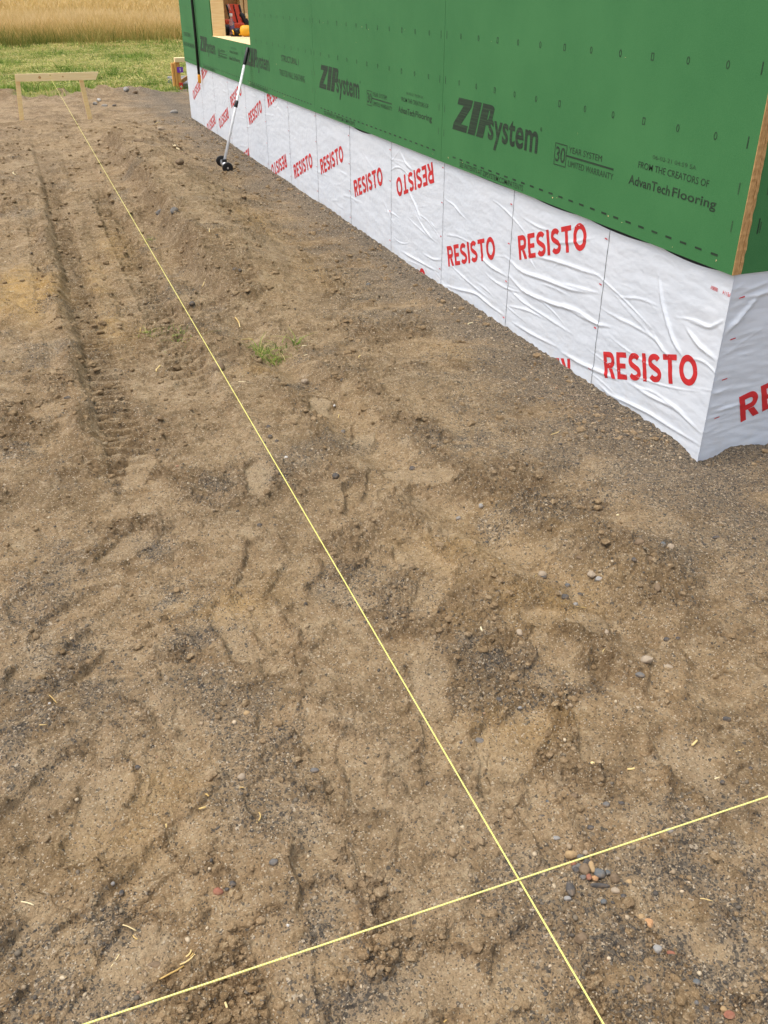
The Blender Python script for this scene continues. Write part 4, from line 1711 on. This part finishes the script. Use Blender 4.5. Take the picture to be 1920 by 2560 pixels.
ZA, ZB, ZC, ZD, ZE, ZF, ZI = zr(1300, 2000, 4.1475), zr(1100, 1740, 2.0232), zr(1100, 1000, 2.0232), zr(560, 700, 2.592), zr(0, 400, 2.592), zr(0, 0, 3.456), zr(0, 1740, 2.0232)
HEAP = 'stones of the small heap beside the string crossing'
SCAT = 'larger stones lying loose on the soil'
DARK = 'small dark pebbles strewn over the soil'
PALE = 'small pale pebbles strewn over the soil'
DL = 'small dark pebble half sunk in the bare soil'
PLb = 'small pale pebble lying on the bare soil'
STONES = [
    (ZA, 525, 530, 120, 80, 'tan', 1, 'angular tan stone just above the foreground string', HEAP),
    (ZA, 680, 545, 48, 48, 'beige', 0, 'beige pebble tucked above the string beside a grey one', HEAP),
    (ZA, 632, 572, 66, 50, 'grey', 0, 'grey pebble touching the upper side of the foreground string', HEAP),
    (ZA, 556, 645, 55, 40, 'red', 1, 'dull red stone right under the foreground string', HEAP),
    (ZA, 685, 672, 95, 80, 'dark', 1, 'largest near black angular stone at the top of the heap', HEAP),
    (ZA, 568, 702, 56, 52, 'grey', 0, 'grey pebble at the upper left of the heap', HEAP),
    (ZA, 622, 686, 30, 58, 'olive', 1, 'thin yellowish green sliver of stone in the heap', HEAP),
    (ZA, 600, 742, 54, 58, 'grey', 0, 'bluish grey pebble left of the two tone stone in the heap', HEAP),
    (ZA, 655, 780, 95, 100, 'brown', 0, 'big brownish grey stone in the middle of the heap', HEAP),
    (ZA, 729, 745, 62, 100, 'tan', 0, 'upright golden tan stone in the middle of the heap', HEAP),
    (ZA, 812, 797, 104, 88, 'blue', 0, 'round blue grey stone at the right of the heap', HEAP),
    (ZA, 570, 792, 62, 54, 'dark', 0, 'dark pebble at the left edge of the heap', HEAP),
    (ZA, 905, 786, 56, 60, 'blue', 1, 'small dark green grey stone right of the round blue stone', HEAP),
    (ZA, 697, 852, 58, 62, 'red', 0, 'reddish pebble at the foot of the heap', HEAP),
    (ZA, 766, 856, 66, 50, 'orange', 0, 'bright orange pebble at the foot of the heap', HEAP),
    (ZA, 640, 866, 52, 50, 'grey', 1, 'grey chip beside the reddish pebble of the heap', HEAP),
    (ZA, 970, 850, 95, 85, 'brown', 1, 'flat brown slab at the right end of the heap', HEAP),
    (ZA, 820, 922, 190, 46, 'dark', 1, 'long thin dark splinter of stone below the heap', HEAP),
    (ZA, 513, 945, 76, 140, 'dark', 0, 'long dark grey cobble set apart at the lower left of the heap', HEAP),
    (ZA, 985, 962, 84, 60, 'beige', 0, 'beige lump below the flat brown slab', HEAP),
    (ZA, 1060, 1030, 62, 52, 'dark', 1, 'dark chip below the right end of the heap', HEAP),
    (ZA, 860, 1082, 56, 48, 'blue', 0, 'blue grey pebble alone below the heap', HEAP),
    (ZA, 485, 1060, 64, 42, 'light', 0, 'light grey pebble below the long dark cobble', HEAP),
    (ZA, 1250, 1215, 84, 78, 'tan', 1, 'smaller of two tan orange chunks right of the heap', SCAT),
    (ZA, 1335, 1277, 112, 112, 'orange', 1, 'squarish orange chunk touching the smaller tan one', SCAT),
    (ZA, 1540, 1412, 68, 62, 'dark', 0, 'round black pebble below the orange chunk', SCAT),
    (ZA, 1410, 1592, 82, 78, 'light', 0, 'whitish oval pebble in the lower right corner area', SCAT),
    (ZA, 1560, 1612, 86, 54, 'red', 0, 'brick brown pebble right of the whitish oval one', SCAT),
    (ZA, 625, 1462, 150, 120, 'brown', 1, 'flat dark brown slab sunk in soil beside the near string', SCAT),
    (ZA, 382, 352, 84, 52, 'light', 1, 'pale grey flake in the footprint above the string crossing', SCAT),
    (ZA, 230, 124, 74, 46, 'dark', 1, 'purplish dark flake at the top of the footprint above the crossing', SCAT),
    (ZA, 1122, 866, 62, 50, 'tan', 0, PLb, PALE), (ZA, 728, 320, 62, 44, 'dark', 0, DL, DARK), (ZA, 1005, 632, 46, 40, 'beige', 0, PLb, PALE),
    (ZA, 880, 100, 70, 46, 'brown', 0, DL, DARK), (ZA, 1040, 98, 54, 36, 'dark', 0, DL, DARK),
    (ZB, 200, 191, 56, 36, 'grey', 0, 'smooth dark grey egg shaped stone right of the long string', SCAT),
    (ZB, 110, 203, 27, 18, 'dark', 0, 'small grey pebble left of the smooth egg shaped stone', SCAT),
    (ZB, 1235, 1166, 74, 46, 'brown', 0, 'broad brown cobble half buried near the lower right edge', SCAT),
    (ZB, 1290, 1466, 36, 30, 'blue', 0, DL, DARK), (ZB, 1425, 1606, 34, 28, 'tan', 0, PLb, PALE), (ZB, 1452, 1642, 54, 36, 'red', 1, 'rusty red stone at the bottom right corner of the soil', SCAT),
    (ZB, 1460, 202, 36, 24, 'dark', 1, DL, DARK), (ZB, 1448, 122, 42, 30, 'dark', 1, DL, DARK), (ZB, 1418, 465, 24, 18, 'dark', 0, DL, DARK),
    (ZB, 757, 684, 32, 22, 'dark', 0, DL, DARK), (ZB, 1050, 1496, 44, 46, 'brown', 0, DL, DARK), (ZB, 836, 573, 34, 28, 'grey', 0, DL, DARK), (ZB, 546, 518, 26, 16, 'blue', 1, DL, DARK),
    (ZB, 676, 520, 36, 26, 'brown', 0, DL, DARK), (ZB, 1560, 400, 20, 16, 'dark', 0, DL, DARK), (ZB, 1150, 720, 34, 26, 'light', 0, PLb, PALE), (ZB, 350, 430, 20, 16, 'white', 0, PLb, PALE),
    (ZB, 296, 32, 34, 26, 'dark', 0, DL, DARK), (ZB, 404, 62, 24, 14, 'light', 0, PLb, PALE), (ZB, 1288, 1576, 20, 20, 'grey', 0, DL, DARK), (ZB, 1340, 1610, 24, 30, 'dark', 1, DL, DARK),
    (ZC, 520, 852, 44, 38, 'beige', 0, 'beige cobble at the left of the rubble in the trough', SCAT),
    (ZC, 528, 868, 30, 20, 'dark', 0, 'dark pebble leaning on the beige cobble in the trough', SCAT),
    (ZC, 766, 886, 48, 44, 'beige', 1, 'pale clod like stone at the top of the trough rubble', SCAT),
    (ZC, 802, 904, 40, 30, 'light', 1, 'light grey broken stone beside the pale clod like one', SCAT),
    (ZC, 632, 986, 40, 36, 'dark', 1, 'black angular stone in the trough rubble', SCAT),
    (ZC, 690, 1000, 26, 22, 'light', 0, 'pale blue grey pebble in the trough rubble', SCAT),
    (ZC, 712, 944, 30, 18, 'dark', 0, DL, DARK), (ZC, 648, 906, 26, 20, 'blue', 0, DL, DARK), (ZC, 600, 968, 34, 40, 'beige', 1, PLb, PALE),
    (ZC, 290, 994, 40, 28, 'dark', 1, 'dark triangular stone beside the long string', SCAT),
    (ZC, 400, 1190, 30, 42, 'beige', 0, 'upright oval beige stone on a dark gravel patch', SCAT),
    (ZC, 1152, 1334, 60, 36, 'beige', 1, 'pale curled flake at the right side of the trough', SCAT),
    (ZC, 1040, 1330, 62, 34, 'beige', 0, 'long oval tan stone left of the pale curled flake', SCAT),
    (ZC, 1006, 1411, 46, 30, 'grey', 1, 'grey angular stone below the long oval tan one', SCAT),
    (ZC, 1143, 1490, 18, 18, 'tan', 1, 'little square yellow chip right of the long string', SCAT),
    (ZC, 1000, 756, 52, 30, 'brown', 0, 'flat brown stone below the house corner', SCAT),
    (ZC, 1122, 766, 26, 26, 'blue', 0, DL, DARK), (ZC, 1160, 772, 38, 32, 'beige', 1, PLb, PALE), (ZC, 1095, 970, 34, 44, 'brown', 0, 'tilted brown stone right of the trough rubble', SCAT),
    (ZC, 704, 816, 38, 16, 'brown', 0, DL, DARK), (ZC, 1060, 832, 30, 34, 'brown', 0, DL, DARK), (ZC, 970, 868, 26, 26, 'dark', 0, DL, DARK), (ZC, 1395, 700, 36, 16, 'dark', 0, DL, DARK),
    (ZC, 94, 576, 26, 16, 'light', 0, PLb, PALE), (ZC, 206, 548, 28, 26, 'light', 1, PLb, PALE), (ZC, 1150, 1184, 30, 22, 'dark', 0, DL, DARK), (ZC, 1205, 1190, 24, 18, 'dark', 1, DL, DARK),
    (ZC, 838, 1190, 22, 26, 'beige', 0, PLb, PALE),
    (ZD, 725, 1298, 48, 36, 'dark', 0, 'round dark stone above the bare footprint right of the string', SCAT),
    (ZD, 1222, 1206, 42, 40, 'dark', 0, 'round dark stone below the gravelly slope', SCAT),
    (ZD, 715, 803, 18, 18, 'white', 0, 'single white pebble in the rut before the grass tuft', SCAT),
    (ZD, 528, 615, 56, 46, 'beige', 1, 'flat beige stone on the crust beside the rut', SCAT),
    (ZD, 766, 676, 26, 30, 'dark', 1, DL, DARK), (ZD, 404, 1168, 24, 16, 'white', 0, PLb, PALE), (ZD, 232, 1606, 34, 24, 'dark', 0, DL, DARK),
    (ZD, 303, 1051, 30, 26, 'dark', 0, DL, DARK), (ZD, 292, 1003, 30, 24, 'dark', 0, DL, DARK), (ZD, 265, 1096, 26, 22, 'dark', 0, DL, DARK),
    (ZD, 345, 1085, 26, 22, 'dark', 0, DL, DARK), (ZD, 80, 42, 28, 24, 'dark', 0, 'left one of two touching black pebbles right of the string', SCAT),
    (ZD, 112, 45, 24, 18, 'dark', 0, 'right one of two touching black pebbles right of the string', SCAT),
    (ZD, 770, 965, 34, 28, 'grey', 0, DL, DARK), (ZD, 105, 460, 20, 12, 'dark', 0, DL, DARK), (ZD, 935, 24, 34, 20, 'blue', 0, 'blue grey pebble near the foot of the white wall', SCAT),
    (ZD, 1650, 545, 20, 16, 'dark', 0, DL, DARK),
    (ZE, 1180, 133, 44, 40, 'brown', 0, 'round brown cobble left of the sweeper wheels', SCAT),
    (ZE, 1418, 1345, 78, 66, 'brown', 0, 'big rounded brownish cobble under the long string', SCAT),
    (ZE, 1245, 934, 38, 22, 'dark', 0, 'black stone right of the string near the grass tuft', SCAT),
    (ZE, 1040, 380, 56, 32, 'grey', 1, 'grey rock on the bank right of the string', SCAT),
    (ZE, 1145, 468, 48, 34, 'grey', 0, 'grey rounded rock lower on the bank', SCAT),
    (ZE, 447, 1584, 46, 18, 'dark', 1, DL, DARK), (ZE, 208, 622, 12, 10, 'dark', 0, DL, DARK), (ZE, 1450, 265, 18, 14, 'dark', 0, DL, DARK),
    (ZF, 1095, 806, 46, 34, 'light', 0, 'grey boulder at the edge of the green grass', SCAT),
    (ZF, 1172, 826, 50, 18, 'brown', 1, 'dark lump of earth like rock beside the grey boulder', SCAT),
    (ZF, 1505, 976, 60, 18, 'light', 0, 'flat grey rock before the far house corner', SCAT),
    (ZF, 1395, 1140, 70, 16, 'beige', 1, 'broad grey slab left of the far wall', SCAT),
    (ZF, 1590, 1386, 80, 26, 'brown', 1, 'dark flat chunk left of the sweeper', SCAT),
    (ZF, 1225, 1376, 100, 18, 'brown', 1, 'long low reddish brown chunk right of the string', SCAT),
    (ZF, 860, 885, 40, 16, 'white', 1, 'pale rock in the far rubble strip right of the batter board', SCAT),
    (ZF, 905, 915, 50, 14, 'light', 1, 'grey rock in the far rubble strip right of the batter board', SCAT),
    (ZF, 820, 905, 44, 18, 'light', 1, 'light rock nearest the right stake of the batter board', SCAT),
    (ZF, 990, 915, 36, 14, 'grey', 1, 'darker grey rock at the right end of the far rubble strip', SCAT),
    (ZI, 1101, 958, 50, 38, 'red', 0, 'single red stone in the left foreground', SCAT),
    (ZI, 1220, 378, 40, 36, 'beige', 0, 'round tan stone left of the long string', SCAT),
    (ZI, 610, 963, 26, 34, 'dark', 1, DL, DARK), (ZI, 570, 940, 20, 18, 'light', 0, PLb, PALE), (ZI, 810, 1472, 30, 22, 'blue', 1, DL, DARK), (ZI, 1385, 850, 42, 34, 'grey', 0, 'grey pebble in the middle of the foreground soil', SCAT),
    (ZI, 1455, 1142, 16, 14, 'white', 0, PLb, PALE), (ZI, 1545, 1040, 22, 22, 'beige', 1, PLb, PALE), (ZI, 775, 1320, 64, 36, 'brown', 0, 'brown lump behind the crossed straws', SCAT),
    (ZI, 1415, 1386, 36, 28, 'dark', 0, DL, DARK), (ZI, 697, 346, 32, 20, 'dark', 0, DL, DARK), (ZI, 1170, 925, 50, 30, 'dark', 1, 'dark flat stone behind the single red stone', SCAT),
    (ZI, 1145, 955, 24, 18, 'dark', 0, DL, DARK), (ZI, 1590, 345, 44, 28, 'grey', 0, DL, DARK), (ZI, 655, 40, 16, 12, 'tan', 1, PLb, PALE), (ZI, 250, 33, 14, 10, 'white', 0, PLb, PALE),
    (ZI, 1245, 55, 34, 26, 'tan', 0, PLb, PALE), (ZI, 720, 1360, 40, 24, 'brown', 0, DL, DARK)]
for i, (Z, zx, zy, zw, zh, col, ang, lab, grp) in enumerate(STONES):
    sc = {ZA: 4.1475, ZB: 2.0232, ZC: 2.0232, ZD: 2.592, ZE: 2.592, ZF: 3.456, ZI: 2.0232}[Z]
    px, py = Z(zx, zy)
    gx, gy = on_ground(px, py + zh / sc * .25)
    dist = cam_dist(gx, gy)
    wd = zw / sc * dist / FPX
    hd = zh / sc * dist / FPX
    el = math.asin(min(1, (CAM.z - ZG) / dist))
    dep = hd / max(.45, math.sin(el) * .8 + .35)
    tall_ = max(min(wd, dep) * .42, .004)
    if grp == HEAP:
        tall_ *= 1.15
    me = stone_mesh('stone', wd / 2 * (1.12 if grp == HEAP else 1), dep / 2 * (1.12 if grp == HEAP else 1), tall_, 100 + i * 13, ang, stone_mat(col))
    o = bpy.data.objects.new('stone', me)
    gz = soil_z(gx, gy, .006)
    o.location = (gx, gy, gz + tall_ * (.60 if grp == HEAP else .30 if grp == SCAT else .12))
    o.rotation_euler = (random.gauss(0, .12), random.gauss(0, .12), -.36 + random.gauss(0, .15))
    link(o)
    tag(o, lab, 'stone', grp)

# straw
SL = 'short piece of pale straw lying loose on the soil'
SG = 'loose straws strewn over the soil'
LS = 'straws told apart by where they lie'
STRAWS = [
    (ZI, 775, 1428, 925, 1340, 4.2, 'longest golden straw in the left foreground'), (ZI, 905, 1332, 985, 1290, 3.6, 'golden straw laid end to end with the longest one'),
    (ZI, 1135, 1530, 1148, 1602, 5.5, 'short thick straw below the foreground string'), (ZI, 1308, 568, 1298, 636, 3.5, 'upright looking straw in the middle of the soil'),
    (ZI, 100, 1018, 165, 1038, 3, 'pale straw at the left edge of the picture'), (ZI, 620, 1156, 686, 1174, 1.6, SL), (ZI, 668, 1193, 692, 1214, 2, SL), (ZI, 545, 1352, 600, 1276, 1.6, 'thin straw left of the crossed golden ones'),
    (ZI, 838, 644, 840, 668, 4, SL), (ZI, 1003, 556, 1040, 549, 4, 'white curled husk left of the upright straw'), (ZI, 205, 164, 240, 158, 1.6, SL), (ZI, 250, 0, 285, 26, 1.8, SL), (ZI, 1040, 490, 1056, 498, 4, SL),
    (ZI, 935, 1290, 962, 1255, 4, 'bent flat straw above the end to end pair'), (ZI, 955, 1290, 972, 1270, 3, SL), (ZI, 1210, 440, 1246, 444, 1.2, SL), (ZB, 18, 1648, 90, 1618, 3, 'straw at the bottom edge left of the near string'),
    (ZB, 942, 398, 978, 396, 5, 'pale wood chip right of the crossing on the soil'), (ZB, 1268, 280, 1292, 260, 5, 'curved pale chip at the right side of the soil'), (ZB, 1384, 438, 1414, 426, 3.5, SL), (ZB, 1465, 300, 1532, 282, 1.8, 'thin reddish straw at the right edge'),
    (ZB, 756, 383, 774, 384, 7, 'tiny orange wood chip right of the crossing'), (ZB, 1310, 1045, 1380, 1056, 1.2, SL), (ZC, 480, 890, 490, 872, 2, SL), (ZC, 205, 1168, 212, 1196, 4, SL), (ZC, 680, 1022, 745, 1018, 2, 'thin straw in the trough rubble'),
    (ZC, 890, 610, 900, 614, 5, SL), (ZC, 818, 1320, 828, 1292, 2, SL), (ZC, 560, 185, 600, 170, 2, SL), (ZD, 105, 360, 186, 338, 2.6, 'pale straw just left of the green grass tuft'), (ZD, 92, 668, 160, 676, 1.8, 'white thin straw beside the long string'),
    (ZD, 72, 238, 98, 262, 4, SL), (ZD, 96, 262, 102, 292, 4, SL), (ZD, 505, 428, 535, 428, 2.5, SL), (ZD, 508, 484, 540, 478, 2.5, SL), (ZD, 872, 525, 884, 508, 4, SL), (ZD, 1580, 302, 1612, 286, 4, SL), (ZD, 740, 866, 746, 852, 3, SL),
    (ZE, 1010, 1350, 1034, 1304, 5, 'stubby pale straw left of the long string'), (ZE, 1375, 646, 1400, 622, 2.5, SL), (ZE, 1312, 840, 1336, 818, 2, SL), (ZE, 770, 1258, 790, 1248, 2, SL), (ZE, 905, 1086, 925, 1054, 2.4, SL), (ZE, 275, 826, 325, 858, 1.4, SL),
    (ZE, 985, 1002, 1060, 1042, 1.2, SL), (ZE, 0, 862, 92, 852, 2, 'long thin straw at the left edge beyond the ochre patch'), (ZE, 88, 78, 100, 98, 1.6, SL), (ZF, 1500, 1330, 1560, 1352, 5, 'pale stalk beside the dark chunk left of the sweeper'),
    (ZF, 1575, 1358, 1612, 1372, 5, SL), (ZF, 118, 1484, 138, 1516, 2.5, SL), (ZF, 1340, 1080, 1385, 1072, 2, SL)]


def straw(name, a, b, wd, seed, lab, grp):
    rs = random.Random(seed)
    L = math.hypot(b[0] - a[0], b[1] - a[1])
    n_ = max(4, int(L / .012))
    bend = rs.gauss(0, .06) * L
    nx, ny = -(b[1] - a[1]) / (L + 1e-6), (b[0] - a[0]) / (L + 1e-6)
    pts = []
    for i in range(n_ + 1):
        t = i / n_
        k = bend * 4 * t * (1 - t)
        pts.append((a[0] + (b[0] - a[0]) * t + nx * k, a[1] + (b[1] - a[1]) * t + ny * k))
    hz = soil(np.array([p[0] for p in pts]), np.array([p[1] for p in pts]), np.full(len(pts), .006))[0] + ZG
    lin = np.linspace(hz[0], hz[-1], len(pts))
    z = np.maximum(lin, hz) + wd * .45
    z = np.convolve(np.pad(z, 1, mode='edge'), [.25, .5, .25], 'valid')
    ox, oy, oz = pts[0][0], pts[0][1], float(z[0])
    m = MB()
    m.tube([(p[0] - ox, p[1] - oy, float(q) - oz) for p, q in zip(pts, z)], wd / 2, M_STRAW, 6)
    o = m.obj(name, None, (ox, oy, oz))
    at = o.data.attributes.new('tint', 'FLOAT', 'POINT')
    at.data.foreach_set('value', np.full(len(o.data.vertices), rs.random(), np.float32))
    tag(o, lab, 'straw', grp)


for i, (Z, xa, ya, xb, yb, tw_, lab) in enumerate(STRAWS):
    sc = {ZA: 4.1475, ZB: 2.0232, ZC: 2.0232, ZD: 2.592, ZE: 2.592, ZF: 3.456, ZI: 2.0232}[Z]
    a, b = on_ground(*Z(xa, ya)), on_ground(*Z(xb, yb))
    dist = cam_dist(*a)
    straw('straw', a, b, max(.0022, tw_ * 2.0 / sc * dist / FPX), 300 + i, lab, SG if lab == SL else LS)


# ------------------------------------------------------------------ blades
def blades(name, bx, by, bz, ht, wd, lean, tint, mat, rng, segs=3, droop=.5):
    n_ = len(bx)
    az = rng.random(n_) * 2 * np.pi
    fa = rng.random(n_) * np.pi
    dx, dy = np.cos(az) * lean * ht, np.sin(az) * lean * ht
    wx, wy = np.cos(fa) * wd / 2, np.sin(fa) * wd / 2
    V, T = [], []
    for s_ in range(segs + 1):
        t = s_ / segs
        k = t ** 1.7
        zz = bz + ht * (t - droop * lean * t * t * .8)
        cx, cy = bx + dx * k, by + dy * k
        w_ = 1 - .85 * t ** 1.5
        V.append(np.stack([cx - wx * w_, cy - wy * w_, zz], 1))
        V.append(np.stack([cx + wx * w_, cy + wy * w_, zz], 1))
    V = np.stack(V, 1)               # n, 2(segs+1), 3
    per = 2 * (segs + 1)
    base = (np.arange(n_) * per)[:, None]
    Q = np.concatenate([np.stack([base[:, 0] + 2 * s_, base[:, 0] + 2 * s_ + 1, base[:, 0] + 2 * s_ + 3, base[:, 0] + 2 * s_ + 2], 1) for s_ in range(segs)])
    tt = np.repeat(tint[:, None], per, 1) + np.linspace(-.12, .12, segs + 1).repeat(2)[None, :]
    return np_mesh(name, V.reshape(-1, 3), Q, mat, None, False, None, np.clip(tt, 0, 1).ravel())


def gheight(x, y):
    return ZG + soil(x, y, np.full(len(x), .1))[0]


r = np.random.default_rng(21)
# mown strip
n_ = 120000
x = r.uniform(-6.5, 9, n_)
y = 13.4 + (29.5 - 13.4) * r.random(n_)
gm = soil(x, y, np.full(n_, .1))
dens = gm[4] * (.45 + .55 * sstep(-.3, .3, perlin(x / .5, y / .5, 400)))
k = r.random(n_) < dens
x, y, h = x[k], y[k], gm[0][k]
n_ = len(x)
dry = sstep(-.15, .45, perlin(x / 1.5, y / 1.1, 401) + .5 * perlin(x / .4, y / .4, 402) + .25 * (y > 16) + .02)
clump = sstep(.0, .5, perlin(x / .45, y / .45, 403))
ht = (.05 + .09 * r.random(n_) + .13 * clump * r.random(n_)) * (1 - .3 * dry)
tint = np.clip(.36 + .40 * dry + r.normal(0, .16, n_) - .18 * clump, 0, 1)
o = blades('mown_grass', x, y, ZG + h - .01, ht, .008 + .014 * r.random(n_), .3 + 1.1 * r.random(n_) * (.4 + dry), tint, M_GRASS, r)
tag(o, kind='stuff')
# cut stalks lying flat
n_ = 16000
x = r.uniform(-6.5, 9, n_)
y = 15 + 13.5 * r.random(n_)
dry = perlin(x / 1.5, y / 1.1, 401) + .5 * perlin(x / .4, y / .4, 402) + .22 * (y > 17)
k = (dry > .02) & (soil(x, y, np.full(n_, .1))[4] > .8)
x, y = x[k], y[k]
n_ = len(x)
o = blades('cut_hay', x, y, gheight(x, y) + .05 + .04 * r.random(n_), .06 + .05 * r.random(n_), .010 + .010 * r.random(n_), 4.5 + 3 * r.random(n_), np.clip(.76 + r.normal(0, .1, n_), 0, 1), M_GRASS, r, 3, .18)
tag(o, kind='stuff')
# tall meadow
n_ = 150000
y = 27.2 + 24 * r.random(n_) ** 1.4
x = -9 + (y * .42 + 16) * r.random(n_)
lim = 28.2 + .9 * perlin(x / 1.5, y * 0, 410) + .5 * perlin(x / .5, y * 0, 411) + .05 * x
k = (y > lim) & (r.random(n_) < .12 + .88 * sstep(0, 2.4, y - lim))
x, y, lim = x[k], y[k], lim[k]
n_ = len(x)
edge = 1 - sstep(0, 8.0, y - lim)
gz = perlin(x / 2.6, y / 3.2, 412) + .6 * perlin(x / .8, y / 1.0, 413)
ht = (.46 + .38 * r.random(n_) + .14 * gz) * (1 - (.30 + .5 * r.random(n_)) * edge)
left = sstep(1.5, -3.0, x)
tint = np.clip(.80 + .20 * gz - edge * (.46 + .26 * left) + r.normal(0, .13, n_), 0, 1)
o = blades('tall_grass', x, y, gheight(x, y) - .02, ht, .010 + .016 * r.random(n_), .15 + .4 * r.random(n_), tint, M_TALL, r)
tag(o, kind='stuff')
n_ = 90000
y = 48 + 120 * r.random(n_) ** 1.3
x = -30 + (y * .75 + 40) * r.random(n_)
gz = perlin(x / 5, y / 6, 412)
o = blades('meadow', x, y, gheight(x, y) - .02, .55 + .4 * r.random(n_), .05 + .08 * r.random(n_), .2 + .4 * r.random(n_), np.clip(.74 + .14 * gz + r.normal(0, .1, n_), 0, 1), M_TALL, r, 2)
tag(o, kind='stuff')

# small tufts growing in the soil
for (px, py, n_, sp_, hh, lab) in [(672, 860, 170, .070, .085, 'green grass tuft growing in the rut right of the string'), (450, 826, 90, .060, .05, 'low sparse grass clump left of the string'),
                                   (366, 813, 40, .035, .05, 'tiny green sprig farthest left on the soil'), (372, 588, 36, .03, .05, 'tiny green sprig under the string on the bank'), (738, 845, 22, .018, .09, 'thin single sprig right of the green tuft')]:
    gx, gy = on_ground(px, py + 12)
    x = gx + r.normal(0, sp_ * .6, n_)
    y = gy + r.normal(0, sp_ * 1.0, n_)
    z = ZG + soil(x, y, np.full(n_, .006))[0]
    oo = blades('grass_tuft', x - gx, y - gy, z - ZG - .003, hh * (.35 + .8 * r.random(n_)), .0025 + .003 * r.random(n_), .5 + 1.6 * r.random(n_), np.clip(.42 + r.normal(0, .30, n_), 0, 1), M_GRASS, r, 4)
    oo.location = (gx, gy, ZG)
    tag(oo, lab, 'grass tuft', 'grass tufts in the bare soil')
# a few standing stalks in the mown strip
# ------------------------------------------------------------------ loose gravel and clods (uncountable)
def ico(sub):
    bm = bmesh.new()
    bmesh.ops.create_icosphere(bm, subdivisions=sub, radius=1)
    bm.verts.index_update()
    V = np.array([v.co[:] for v in bm.verts])
    F = np.array([[v.index for v in f.verts] for f in bm.faces])
    bm.free()
    return V, F


def scatter(name, x, y, z, size, tint, mat, rng, sub, rough_, flat=.65, smooth=True):
    V, F = ico(sub)
    n_, nv = len(x), len(V)
    disp = 1 + rough_ * rng.normal(0, 1, (n_, nv))
    sc = np.stack([rng.uniform(.7, 1.25, n_), rng.uniform(.7, 1.25, n_), flat * rng.uniform(.7, 1.3, n_)], 1)
    P = V[None] * disp[:, :, None] * sc[:, None, :] * size[:, None, None]
    a = rng.random(n_) * 2 * np.pi
    c, s_ = np.cos(a)[:, None], np.sin(a)[:, None]
    X = P[:, :, 0] * c - P[:, :, 1] * s_ + x[:, None]
    Y = P[:, :, 0] * s_ + P[:, :, 1] * c + y[:, None]
    Z = P[:, :, 2] + (z + size * flat * .25)[:, None]
    VV = np.stack([X, Y, Z], -1).reshape(-1, 3)
    FF = (F[None] + (np.arange(n_) * nv)[:, None, None]).reshape(-1, 3)
    return np_mesh(name, VV, FF, mat, None, smooth, None, np.repeat(tint, nv))


def sample(n_, rng):
    """points over the visible soil, denser near the camera"""
    rr = .9 + 10.5 * rng.random(n_) ** 2.0
    aa = .35838 + rng.uniform(-.80, .85, n_)
    x = CAM.x + rr * np.sin(aa)
    y = CAM.y + rr * np.cos(aa)
    k = ~((x > -.015) & (y > -.015))
    return x[k], y[k], rr[k]


x, y, rr = sample(90000, r)
n2 = 9000
wy2 = 10.7 * r.random(n2) ** 1.6
x = np.concatenate([x, -.008 - .16 * r.random(n2) ** 1.8, 2.4 * r.random(1500)])
y = np.concatenate([y, wy2, -.008 - .12 * r.random(1500) ** 1.8])
rr = np.hypot(x - CAM.x, y - CAM.y)
h, ro, g, oc, gr = soil(x, y, np.full(len(x), .006))
k = r.random(len(x)) < np.clip(.05 + .75 * g + .10 * ro, 0, 1)
x, y, h, g, rr = x[k], y[k], h[k], g[k], rr[k]
sz = (.0009 + .0012 * r.random(len(x)) + .0040 * r.random(len(x)) ** 12) * (1 + .12 * rr)
ti = np.clip(r.beta(1.1, 1.3, len(x)), 0, 1)
o = scatter('gravel', x, y, ZG + h, sz, ti, M_GRAVEL, r, 1, .12)
tag(o, kind='stuff')
x, y, rr = sample(85000, r)
h, ro, g, oc, gr = soil(x, y, np.full(len(x), .006))
k = r.random(len(x)) < np.clip(ro ** 1.5 * .5 + .05, 0, 1)
x, y, h, rr = x[k], y[k], h[k], rr[k]
sz = (.0012 + .0022 * r.random(len(x)) + .0075 * r.random(len(x)) ** 10) * (1 + .12 * rr)
o = scatter('soil_clods', x, y, ZG + h, sz, r.random(len(x)), M_CLOD, r, 2, .10, .7, False)
tag(o, kind='stuff')
# larger crumbs further out, where the machine track was churned
n_ = 16000
rr = 3.2 + 9.8 * r.random(n_) ** 1.2
aa = .35838 + r.uniform(-.62, .62, n_)
x, y = CAM.x + rr * np.sin(aa), CAM.y + rr * np.cos(aa)
h, ro, g, oc, gr = soil(x, y, .012 * np.ones(n_))
k = (~((x > -.03) & (y > -.03))) & (gr < .3) & (r.random(n_) < .10 + .75 * np.clip(ro, 0, 1) ** 1.3 + .25 * (perlin(x / .3, y / .25, 777) > .25))
x, y, h, rr = x[k], y[k], h[k], rr[k]
sz = (.004 + .005 * r.random(len(x)) + .014 * r.random(len(x)) ** 6) * (.7 + .06 * rr)
o = scatter('soil_crumbs', x, y, ZG + h, sz, r.random(len(x)), M_CLOD, r, 2, .12, .6, False)
tag(o, kind='stuff')
